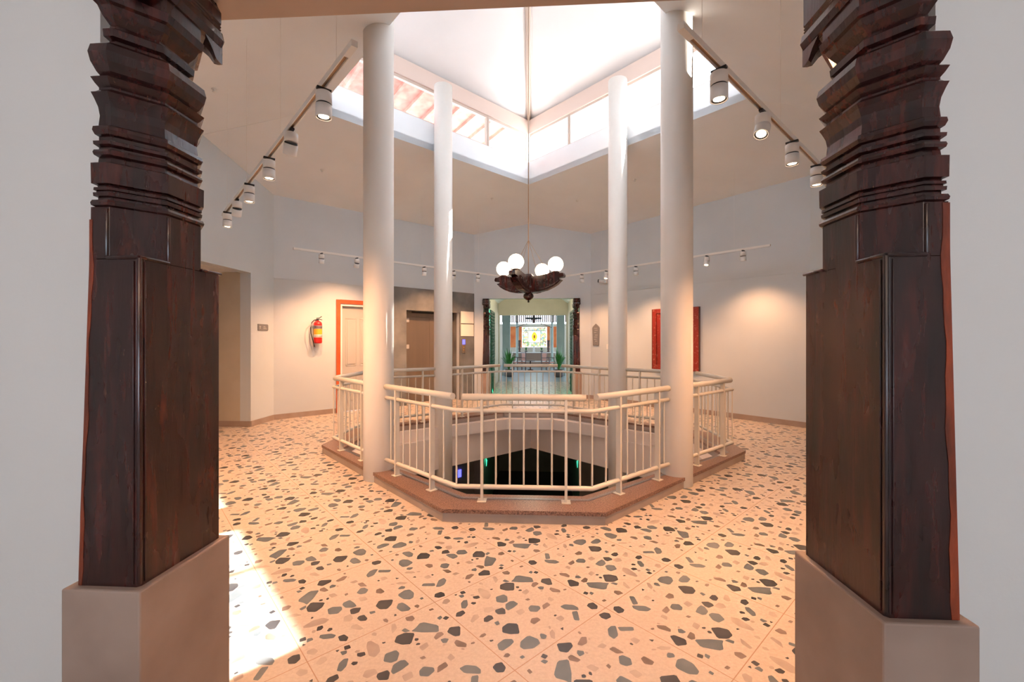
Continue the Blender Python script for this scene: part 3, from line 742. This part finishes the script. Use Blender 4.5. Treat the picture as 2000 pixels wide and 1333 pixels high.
m = MB(); m.tube([(0, 0, .42), (0, 0, APEX-2.13-.05)], .006, 8)
m.lathe([(.001, APEX-2.13-.17), (.05, APEX-2.13-.16), (.06, APEX-2.13-.06)], 16)
m.build('hanging_rod', 'brass', ch)
m = MB()
for ang in (-113, -22, 154, 61):
    a = R(ang); m.tube([(.33*math.cos(a), .33*math.sin(a), .41), (0, 0, .95)], .003, 6)
m.build('suspension_cord', 'brass', ch)

# ================================================================ WALL FITTINGS on the back-left wall
D1 = Vector((1, 1))/S2; N1 = Vector((1, -1))/S2      # along wall, into the room
W0 = Vector(LW1)
ANG1 = math.atan2(1, 1)
def onwall(s): p = W0+D1*s; return (p.x, p.y)
# local frame: x along wall, y away from room
# door_1
t = thing('door_1', '', ''); del t['label']; del t['category']; t['kind'] = 'structure'
t.location = (*onwall(door_s[0]), 0); t.rotation_euler = (0, 0, ANG1)
wd = door_s[1]-door_s[0]
m = MB(); m.box(-.085, 0, -.025, .0, 0, 2.445); m.box(wd, wd+.085, -.025, 0, 0, 2.445); m.box(0, wd, -.025, 0, 2.36, 2.445)
m.build('door_frame', 'orange', t, bevel=.004)
m = MB(); m.box(0, .045, .0, .10, 0, 2.36); m.box(wd-.045, wd, .0, .10, 0, 2.36); m.box(.045, wd-.045, .0, .10, 2.315, 2.36)
m.build('door_lining', 'white', t)
m = MB(); m.box(.045, wd-.045, .075, .115, 0.005, 2.315)
for (a, b) in ((.14, .39), (.47, .72)):
    for (c, e) in ((.2, .85), (1.0, 2.05)):
        m.box(a, b, .068, .0752, c, c+.012); m.box(a, b, .068, .0752, e-.012, e); m.box(a, a+.012, .068, .0752, c, e); m.box(b-.012, b, .068, .0752, c, e)
        m.box(a+.04, b-.04, .066, .0752, c+.04, e-.04)
leaf = m.build('door_leaf', 'doorpaint', t, bevel=.003)
MB().tube([(.74, .068, 1.02), (.74, .03, 1.02), (.65, .03, 1.02)], .009, 8).build('door_handle', 'steel', leaf)
# concrete lift surround
m = MB()
x0 = 2.27; x1 = 4.885; w_ = el_s
p = W0
def ob(m, s0, s1, a, b, z0, z1, mi=0):
    # a,b = distance into the room (negative = behind wall face)
    q = [W0+D1*s0+N1*a, W0+D1*s1+N1*a, W0+D1*s1+N1*b, W0+D1*s0+N1*b]
    m.prism([(v.x, v.y) for v in q], z0, z1, mi)
ob(m, x0, el_s[0], 0, .025, 0, 2.84); ob(m, el_s[1], x1, 0, .025, 0, 2.84); ob(m, el_s[0], el_s[1], 0, .025, 2.30, 2.84)
ob(m, el_s[0]-.12, el_s[0], -.30, -.12, 0, 2.5); ob(m, el_s[1], el_s[1]+.12, -.30, -.12, 0, 2.5); ob(m, el_s[0]-.12, el_s[1]+.12, -.30, -.12, 2.30, 2.5)
lift = struct(m.build('wall_lift_surround', 'concrete'))
t = thing('door_2', '', ''); del t['label']; del t['category']; t['kind'] = 'structure'
p = W0+D1*el_s[0]-N1*.30
t.location = (p.x, p.y, 0); t.rotation_euler = (0, 0, ANG1)
wl = el_s[1]-el_s[0]
m = MB(); m.box(-.12, wl+.12, .05, .12, 0, 2.5); m.build('lift_back', 'dark', t)
m = MB(); m.box(0, .30, -.02, .05, 0, 2.3); m.box(wl-.2, wl, -.02, .05, 0, 2.3); m.box(.30, wl-.2, -.02, .05, 2.16, 2.25); m.build('lift_frame', 'steel', t)
for a, b in ((.302, .822), (.826, wl-.202)):
    MB().box(a, b, .0, .04, .005, 2.155).build('lift_door_leaf', 'steel', t)
MB().box(0, wl, -.02, .05, 2.25, 2.30).build('lift_header_black_slot', 'dark', t)  # black slot above the lift doors, built as a solid strip
for zz in (2.02, 1.36):
    q = W0+D1*(el_s[0]+.13)-N1*.278
    s_ = MB().box(0, .10, -.006, 0, 0, .10).build('lift_notice', 'signmark', loc=(q.x, q.y, zz)); s_.rotation_euler = (0, 0, ANG1)
    tag(s_, 'tiny %s square sticker on the lift frame' % ('upper' if zz > 1.5 else 'lower'), 'sticker', 'lift stickers')
for k, (z0, z1) in enumerate(((2.02, 2.34), (1.68, 1.995))):
    q = W0+D1*4.44+N1*.026
    o = MB().box(0, .42, -.012, 0, 0, z1-z0).build('notice_board', 'labelw', loc=(q.x, q.y, z0), bevel=.002); o.rotation_euler = (0, 0, ANG1)
    tag(o, '%s blank white notice board beside the lift' % ('upper' if k == 0 else 'lower'), 'notice board', 'notice boards by the lift')
q = W0+D1*4.53+N1*.026
t = thing('lift_call_panel', 'slim steel lift call panel with blue display under white boards', 'call panel', (q.x, q.y, 1.23), ANG1)
MB().box(-.055, .055, -.012, 0, 0, .38).build('panel_plate', 'steel', t, bevel=.002)
MB().box(-.045, .045, -.015, -.0125, .23, .36).build('display', 'blue', t)
m = MB()
for z in (.08, .15):
    m.lathe([(.001, 0), (.014, 0), (.014, .006), (.001, .006)], 14, (0, -.0125, z), mtx=Matrix.Rotation(R(90), 4, 'X'))
m.build('call_button', 'labely', t)
# fire extinguisher
q = W0+D1*.80+N1*.10
t = thing('fire_extinguisher', 'red fire extinguisher with black hose hanging on the left wall', 'fire extinguisher', (q.x, q.y, 1.50), ANG1)
body = MB().lathe([(.001, .0), (.060, .0), (.078, .015), (.082, .03), (.082, .40), (.074, .43), (.045, .455), (.022, .465), (.022, .475)], 28).build('cylinder', 'red', t)
def band(z0, z1, mt): MB().lathe([(.0826, z0), (.0826, z1)], 28, cap=False).build('label_band', mt, body)
band(.30, .37, 'labelg'); band(.185, .30, 'labely'); band(.125, .185, 'labelw')
m = MB()
for k in range(9):
    a = R(-150+k*14)
    for z in (.335, .15): m.box(.0835*math.cos(a)-.003, .0835*math.cos(a)+.003, .0835*math.sin(a)-.002, .0835*math.sin(a)+.002, z-.012, z+.012)
m.build('label_print', 'black', body)
m = MB(); m.lathe([(.020, .47), (.020, .50), (.010, .50)], 14); m.tube([(-.03, 0, .50), (.02, 0, .505), (.085, 0, .49)], .008, 8); m.tube([(-.03, 0, .52), (.03, 0, .53), (.075, 0, .56)], .008, 8)
m.build('valve_handle', 'black', t)
m = MB(); m.tube([(-.02, 0, .49), (-.07, -.01, .485), (-.125, -.015, .43), (-.15, -.02, .32), (-.14, -.02, .2), (-.11, -.02, .08), (-.085, -.02, -.02), (-.075, -.02, -.07)], [.009]*7+[.014], 10)
m.build('hose', 'hose', t)
m = MB(); m.box(-.02, .02, .03, .096, .44, .50); m.build('wall_bracket', 'steel', t)
# left sign
t = thing('wall_sign', 'small grey washroom sign on the wall beside the left corridor', 'sign', (-5.149, 7.84, 1.742))
m = MB(); m.add([(0, -.15, 0), (0, .13, 0), (0, .15, .02), (0, .15, .105), (0, .13, .125), (0, -.15, .125)]+[(.012, -.15, 0), (.012, .13, 0), (.012, .15, .02), (.012, .15, .105), (.012, .13, .125), (.012, -.15, .125)],
      [(0, 1, 2, 3, 4, 5), (6, 7, 8, 9, 10, 11)]+[(i, (i+1) % 6, (i+1) % 6+6, i+6) for i in range(6)])
m.build('sign_plate', 'sign', t)
m = MB(); m.box(.012, .0135, -.10, -.085, .035, .09); m.box(.012, .0135, -.12, -.07, .075, .083)
for k in range(3): m.box(.012, .0135, .0, .10-.02*k, .035+.022*k, .043+.022*k)
m.build('sign_lettering', 'signmark', t)

# ================================================================ right wall fittings
WR0 = Vector(BR); WR = (Vector(RW1)-WR0).normalized(); NR_ = Vector((WR.y, -WR.x))
if NR_.dot(Vector((CX, CY))-WR0) < 0: NR_ = -NR_
ANG2 = math.atan2(WR.y, WR.x)
def sR(x, y): return (Vector((x, y))-WR0).dot(WR)
# red framed panel
s0, s1 = sR(2.754, 10.24), sR(3.499, 9.408)
q = WR0+WR*s0+NR_*.002
t = thing('red_framed_panel', 'tall distressed red wooden panel hung on the right wall behind the column', 'wall panel', (q.x, q.y, .90), ANG2)
w_ = s1-s0; hh = 1.385
m = MB(); m.box(0, .10, -.05, 0, 0, hh); m.box(w_-.10, w_, -.05, 0, 0, hh); m.box(.1, w_-.1, -.05, 0, hh-.10, hh); m.box(.1, w_-.1, -.05, 0, 0, .10)
m.build('frame', 'redpaint', t, bevel=.006)
m = MB(); m.box(.1, w_-.1, -.025, 0, .10, hh-.10); m.build('inner_panel', 'redpaint', t)
m = MB(); m.box(-.015, .0, -.045, 0, 0, hh); m.box(w_, w_+.015, -.045, 0, 0, hh); m.build('edge_strip', 'candle', t)
# plaque
q = WR0+WR*sR(1.60, 11.51)+NR_*.002
t = thing('wall_plaque', 'tall grey directory plaque with pointed top beside the far doorway', 'plaque', (q.x, q.y, 1.43), ANG2)
o6 = [(-.10, 0), (.10, 0), (.12, .46), (.10, .50), (0, .58), (-.10, .50), (-.12, .46)]
m = MB(); n = 7; m.add([(x, -.02, z) for x, z in o6]+[(x, 0, z) for x, z in o6], [tuple(range(n)), tuple(range(n, 2*n))]+[(i, (i+1) % n, (i+1) % n+n, i+n) for i in range(n)])
m.build('plaque_board', 'sign', t)
m = MB()
for k, (a, b, z) in enumerate(((-.06, .05, .45), (-.04, .06, .40), (-.06, .02, .34), (-.03, .06, .27), (-.05, .05, .22), (-.06, .03, .16), (-.02, .05, .11))): m.box(a, b, -.0215, -.02, z, z+.012)
m.build('plaque_lettering', 'signmark', t)
q = WR0+WR*sR(1.863, 11.235)+NR_*.002
o = MB().box(-.035, .035, -.01, 0, 0, .13).build('light_switch', 'white', loc=(q.x, q.y, 1.34), bevel=.003); o.rotation_euler = (0, 0, ANG2)
tag(o, 'small white light switch left of the far right column', 'switch')
q = WR0+WR*sR(1.83, 11.27)
t = thing('security_camera', 'small white bullet security camera on the back right wall', 'camera', (q.x, q.y, 3.09), ANG2)
MB().box(-.05, .05, -.06, 0, -.05, .05).build('mount', 'white', t, bevel=.01)
m = MB(); m.tube([(-.02, -.05, 0), (-.14, -.12, .02)], .035, 14); m.build('camera_body', 'white', t)
m = MB(); m.tube([(-.14, -.12, .02), (-.165, -.135, .024)], .042, 14); m.build('lens_hood', 'black', t)

# sprinklers and hooks on the ceilings
for k, (x, y, lab) in enumerate(((-2.55, 3.25, 'ceiling sprinkler above the left track, near the left pillar'), (-4.05, 5.2, 'ceiling sprinkler just right of the left pillar, lower one'),
        (-3.95, 7.75, 'ceiling sprinkler left of the left near column'), (-2.05, 8.75, 'ceiling sprinkler between the two left columns'), (-1.02, 9.95, 'ceiling sprinkler above the far track left of the chandelier rod'),
        (2.0, 8.85, 'ceiling sprinkler between the two right columns'), (3.6, 7.05, 'ceiling sprinkler right of the right near column'), (.95, 10.0, 'ceiling sprinkler right of the chandelier rod'))):
    z = ceil_z(x, y)
    t = thing('ceiling_sprinkler', lab, 'sprinkler', (x, y, z), 0, 'sprinklers on the sloped ceiling')
    MB().lathe([(.038, 0), (.034, -.008), (.012, -.010), (.012, -.03), (.022, -.038), (.001, -.04)], 14).build('sprinkler_head', 'track', t)

# ================================================================ VESTIBULE AND VERANDA beyond the far doorway
VX0, VX1 = -1.46, 1.215
m = MB(); m.box(VX0-.25, VX0, 11.88, 16.8, 0, 3.3); struct(m.build('wall_vestibule_left', 'beige'))
m = MB(); m.box(VX1, VX1+.25, 11.88, 16.8, 0, 3.3); struct(m.build('wall_vestibule_right', 'beige'))
m = MB(); m.box(VX0, VX1, 16.6, 16.8, 2.545, 3.3); m.box(VX0, VX0+.05, 16.6, 16.8, 0, 2.545); m.box(VX1-.05, VX1, 16.6, 16.8, 0, 2.545); struct(m.build('wall_vestibule_back', 'beige'))
m = MB(); m.box(VX0-.25, VX1+.25, 11.88, 16.8, 3.3, 3.45)
m.add([(VX0, 11.88, 3.0), (VX0+.45, 11.88, 3.3), (VX0+.45, 16.6, 3.3), (VX0, 16.6, 3.0)], [(0, 1, 2, 3)])
m.add([(VX1, 11.88, 3.0), (VX1-.45, 11.88, 3.3), (VX1-.45, 16.6, 3.3), (VX1, 16.6, 3.0)], [(0, 1, 2, 3)])
struct(m.build('ceiling_vestibule', 'ceil'))
vl = bpy.data.lights.new('vestibule_fill', 'POINT'); vl.energy = 60; vl.color = (1, .85, .62); vl.shadow_soft_size = .15  # added fill light, no known source in the vestibule
vo = bpy.data.objects.new('vestibule_fill', vl); COL.objects.link(vo); vo.location = (-.12, 14.2, 3.1)
t = thing('added_ceiling_lamp', 'small unseen round lamp added on the vestibule ceiling beyond the doorway', 'lamp', (-.12, 14.2, 3.3))  # invented fixture to go with the fill, out of view
MB().lathe([(.10, 0), (.11, -.03), (.06, -.06), (.001, -.065)], 20).build('added_lamp_shade', 'white', t)
def jali(label, x, y0, y1, z0, z1, sx, k=1.0):
    t = thing('lattice_screen', label, 'lattice screen', (x, (y0+y1)/2, z0), 0, 'green lit lattice screens')
    h = z1-z0; w = y1-y0
    MB().box(min(0, sx*.01), max(0, sx*.01), -w/2, w/2, 0, h).build('light_panel', 'green', t)
    m = MB(); X0 = sx*.025
    nn = int(h/.17)
    for i in range(-2, nn+12):
        for sgn in (1, -1):
            a = i*.19
            p = (X0, -w/2, a) if sgn > 0 else (X0, -w/2, a+w)
            q = (X0, w/2, a+w) if sgn > 0 else (X0, w/2, a)
            # clip to height
            pz, qz = p[2], q[2]
            lo, hi = 0, 1
            dz = qz-pz
            t0, t1 = sorted(((0-pz)/dz, (h-pz)/dz)); lo, hi = max(0, t0), min(1, t1)
            if hi-lo > .02:
                L_ = lambda k: (X0, p[1]+(q[1]-p[1])*k, pz+dz*k)
                m.tube([L_(lo), L_(hi)], .016, 6)
    m.build('lattice', 'jali', t)
jali('green lit lattice screen behind the far left carved pillar', VX0+.12, 12.3, 13.6, .0, 2.45, 1)
jali('green lit lattice screen behind the far right carved pillar', VX1-.12, 12.3, 13.6, .0, 2.45, -1)
# veranda roof and posts
m = MB(); m.box(-4.5, 4.5, 16.8, 28, 3.3, 3.4)
struct(m.build('ceiling_veranda', 'graygreen'))
for nm, x in (('wall_veranda_left_blocker', -4.5), ('wall_veranda_right_blocker', 4.3)):  # side walls added to restrict daylight from the open sides
    m = MB(); wall(m, (x+.2, 16.6), (x+.2, 27.2), .2, 0, 3.4, [(1.2, 3.2, .5, 2.6), (4.2, 6.2, .5, 2.6), (7.4, 9.4, .5, 2.6)]); struct(m.build(nm, 'beige'))
struct(MB().box(-4.5, -1.72, 16.6, 16.8, 0, 3.4).build('wall_veranda_front_left', 'beige')); struct(MB().box(1.47, 4.5, 16.6, 16.8, 0, 3.4).build('wall_veranda_front_right', 'beige'))
for x, lab in ((-1.34, 'grey green square pillar on the left of the veranda'), (1.10, 'grey green square pillar on the right of the veranda')):
    m = MB(); m.box(x-.17, x+.17, 19.3, 19.64, 0, 3.3); m.box(x-.2, x+.2, 19.27, 19.67, 0, .2)
    o = m.build('veranda_pillar', 'graygreen'); tag(o, lab, 'pillar', 'veranda pillars')
for x, lab in ((-1.11, 'white slim veranda post left of the stained glass'), (.94, 'white slim veranda post right of the stained glass')):
    m = MB(); m.lathe([(.10, 0), (.10, .1), (.075, .12), (.075, 3.1), (.12, 3.2), (.12, 3.3)], 16, (x, 25.2, 0)); o = m.build('veranda_post', 'graygreen'); tag(o, lab, 'post', 'slim veranda posts')
# back wall with stained glass
m = MB(); m.box(-4.5, -1.02, 27, 27.2, 0, 2.62); m.box(.70, 4.5, 27, 27.2, 0, 2.62); m.box(-1.02, .70, 27, 27.2, 0, 1.17); m.box(-1.02, .70, 27, 27.2, 2.42, 2.62)
struct(m.build('wall_veranda', 'beige'))
o = MB().box(-.87, .66, 26.96, 27.0, 1.18, 2.41).build('stained_glass_window', 'stained'); tag(o, 'backlit stained glass window with yellow flame motif at the far end', 'stained glass')
for x0, x1, lab in ((-1.07, -.88, 'narrow orange wall panel directly left of the stained glass'), (.67, .85, 'narrow orange wall panel directly right of the stained glass'), (-1.62, -1.22, 'wide orange wall panel at far left of the veranda wall'), (1.05, 1.38, 'wide orange wall panel at far right of the veranda wall')):
    o = MB().box(x0, x1, 26.94, 26.99, 1.15, 2.45).build('orange_panel', 'orangewall'); tag(o, lab, 'wall panel', 'orange wall panels')
# grille
t = thing('roof_grille', 'row of thin vertical slats under the veranda roof', 'grille', (-.12, 24, 2.62))
m = MB()
for k in range(34): m.box(-1.75+k*.106-.036, -1.75+k*.106+.036, -.012, .012, 0, .66)
m.build('slats', 'grille', t)
m = MB(); m.box(-1.78, 1.78, -.02, .02, -.03, .0)
pts = [(-1.0+2.0*k/16, 0, -.32+.26*math.sin(math.pi*k/16)) for k in range(17)]; m.tube(pts, .018, 6); m.build('arched_rail', 'candle', t)
t = thing('ceiling_fan_lamp', 'dark hanging ceiling fixture above the stained glass', 'ceiling fixture', (-.12, 23, 3.3))
m = MB(); m.box(-.42, .42, -.15, .15, -.58, -.50); m.tube([(0, 0, -.50), (0, 0, 0)], .03, 8); m.build('fixture_tray', 'dark', t)
m = MB(); m.lathe([(.001, -.80), (.06, -.78), (.12, -.60), (.12, -.58)], 12); m.build('fixture_bowl', 'candle', t)
# console table
t = thing('console_table', 'long white topped console below the stained glass', 'table', (-.14, 26.0, 0))
MB().box(-1.35, 1.35, -.3, .3, .83, .88).build('tabletop', 'cloth', t)
MB().box(-1.25, 1.25, -.22, .25, 0, .83).build('base', 'tablefront', t)
MB().box(-1.25, 1.25, -.24, -.22, .30, .36).build('shelf_edge', 'cloth', t)
for x, lab in ((-.60, 'small potted plant on console, left one'), (.34, 'small potted plant on console, right one')):
    t = thing('small_potted_plant', lab, 'plant', (x, 25.9, .88), 0, 'small plants on the console')
    MB().lathe([(.05, 0), (.08, .02), (.09, .08), (.08, .09)], 14).build('pot', 'pot', t)
    m = MB()
    for k in range(14):
        a = k*2.4; r = .06+.05*random.random(); z = .25+.15*random.random()
        m.add([(0, 0, .07), (.6*r*math.cos(a)-.02*math.sin(a), .6*r*math.sin(a)+.02*math.cos(a), z*.6), (r*math.cos(a), r*math.sin(a), z), (.6*r*math.cos(a)+.02*math.sin(a), .6*r*math.sin(a)-.02*math.cos(a), z*.6)], [(0, 1, 2, 3)])
    m.build('leaves', 'plantl', t)
for x, lab in ((-1.0, 'tall dark carved stand on the left end of the console'), (.74, 'tall dark carved stand on the right end of the console')):
    o = MB().lathe([(.08, 0), (.09, .04), (.05, .08), (.08, .2), (.05, .3), (.08, .42), (.06, .6), (.09, .66), (.09, .70), (.001, .72)], 12, (x, 25.95, .88)).build('carved_stand', 'candle'); tag(o, lab, 'stand', 'carved stands on the console')
t = thing('figurine', 'small pale figurine in the middle of the console', 'figurine', (-.13, 25.9, .88))
MB().lathe([(.07, 0), (.09, .02), (.05, .06), (.08, .16), (.05, .24), (.06, .30), (.001, .36)], 12).build('figure', 'cloth', t)
# big potted plants
def palm(label, x, y):
    t = thing('potted_palm', label, 'plant', (x, y, 0), 0, 'potted palms on the veranda')
    MB().lathe([(.14, 0), (.20, .05), (.22, .30), (.20, .32), (.18, .30), (.001, .28)], 20).build('pot', 'pot', t)
    m = MB()
    for k in range(34):
        a = k*2.399; tilt = .25+.75*random.random(); L = .7+.35*random.random(); w = .035
        prev = None
        for i in range(7):
            u = i/6; r = L*u*tilt*.55; z = .28+L*u*(1.25-.55*tilt*u*1.3)
            ww = w*math.sin(math.pi*min(u*.9+.08, 1)); cx_, cy_ = r*math.cos(a), r*math.sin(a)
            cur = [(cx_-ww*math.sin(a), cy_+ww*math.cos(a), z), (cx_+ww*math.sin(a), cy_-ww*math.cos(a), z)]
            if prev: m.add(prev+cur, [(0, 1, 3, 2)])
            prev = cur
    m.build('fronds', 'plantl', t)
palm('bushy green potted palm left of the veranda chairs', -1.18, 18.6)
palm('bushy green potted palm right of the veranda chairs', .98, 18.6)
# armchairs
def chair(label, x, y, rz):
    t = thing('armchair', label, 'chair', (x, y, 0), rz, 'dark wooden armchairs on the veranda')
    MB().box(-.27, .27, -.25, .25, .40, .45).build('seat', 'cane', t, bevel=.01)
    for sx_ in (-.25, .25):
        for sy_ in (-.23, .23):
            MB().box(sx_-.022, sx_+.022, sy_-.022, sy_+.022, 0, .66 if sy_ < 0 else .95).build('leg', 'darkwood', t)
        MB().box(sx_-.03, sx_+.03, -.27, .25, .66, .69).build('armrest', 'darkwood', t)
    MB().box(-.25, .25, .215, .245, .50, .92).build('backrest', 'cane', t)
    MB().box(-.27, .27, .205, .25, .90, .96).build('back_rail', 'darkwood', t)
chair('dark wooden armchair with red cane back, left one before the console', -.86, 22.6, R(-65))
chair('dark wooden armchair with cane back, right one before the console', .62, 22.6, R(60))
t = thing('side_table', 'small dark round side table beside the left armchair', 'table', (-.30, 22.9, 0))
MB().lathe([(.26, .48), (.27, .50), (.26, .52)], 20).build('tabletop', 'darkwood', t); MB().lathe([(.16, 0), (.15, .03), (.03, .05), (.03, .48)], 12).build('stem', 'darkwood', t)

# ================================================================ LOWER LEVEL seen down through the void
LZ = -3.6
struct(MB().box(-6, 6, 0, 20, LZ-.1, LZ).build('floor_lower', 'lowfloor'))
m = MB()
A = dia((CX, CY), r0+.28)
big = [(-6, 0), (6, 0), (6, 20), (-6, 20)]
# ceiling of the lower level around the square beam
xs = [-6, CX-(r0+.28), CX, CX+(r0+.28), 6]
m.add([(-6, 0, -.75), (CX, 0, -.75), (*A[0], -.75), (*A[3], -.75), (-6, CY, -.75)], [(0, 1, 2, 3, 4)])
m.add([(6, 0, -.75), (CX, 0, -.75), (*A[0], -.75), (*A[1], -.75), (6, CY, -.75)], [(0, 1, 2, 3, 4)])
m.add([(6, 20, -.75), (CX, 20, -.75), (*A[2], -.75), (*A[1], -.75), (6, CY, -.75)], [(0, 1, 2, 3, 4)])
m.add([(-6, 20, -.75), (CX, 20, -.75), (*A[2], -.75), (*A[3], -.75), (-6, CY, -.75)], [(0, 1, 2, 3, 4)])
struct(m.build('ceiling_lower', 'slab'))
m = wall(MB(), LW0, LW1, .2, LZ, -.75); wall(m, LW1, BL, .12, LZ, -.75); wall(m, BL, BR, .24, LZ, -.75, [(.26, 2.86, LZ, LZ+2.7)]); wall(m, BR, RW1, .15, LZ, -.75); wall(m, RW1, RW0, .15, LZ, -.75)
wall(m, RW0, (1.3, 1.4), .15, LZ, -.75); wall(m, (1.3, 1.4), (-1.5, 1.4), .15, LZ, -.75); wall(m, (-1.5, 1.4), LW0, .15, LZ, -.75)
m.box(-1.9, 1.6, 17, 17.2, LZ, -.75); m.box(-1.9, -1.46, 11.9, 17, LZ, -.75); m.box(1.215, 1.6, 11.9, 17, LZ, -.75)
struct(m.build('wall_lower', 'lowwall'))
m = MB(); ob(m, x0, x1, 0, .025, LZ, -.76); struct(m.build('wall_lower_lift', 'dark'))
ll = bpy.data.lights.new('lower_fill', 'POINT'); ll.energy = 80; ll.color = (1, .64, .42); ll.shadow_soft_size = .12  # added fill light to brighten the far slab edge
lo_ = bpy.data.objects.new('lower_fill', ll); COL.objects.link(lo_); lo_.location = (CX, 4.15, -1.0)
t = thing('added_ceiling_lamp', 'unseen round lamp added under the near edge of the void on the lower level', 'lamp', (CX, 3.55, -.75)); MB().lathe([(.12, 0), (.12, -.05), (.001, -.06)], 20).build('added_lamp_shade', 'white', t)  # unseen fixture made up for the lower fill
lo_.location = (CX, 3.75, -.95)
q = W0+D1*4.40+N1*.03
o = MB().box(-.05, .05, -.01, 0, 0, .2).build('lift_display', 'blue', loc=(q.x, q.y, -2.05)); o.rotation_euler = (0, 0, ANG1)
tag(o, 'small glowing blue lift display on the dark lower level', 'display')
jali('green lit lattice screen left on the lower level below the void', VX0+.07, 11.95, 12.9, -1.95, -1.6, 1, .3)
jali('green lit lattice screen right on the lower level below the void', VX1-.07, 11.95, 12.9, -1.95, -1.6, -1, .3)
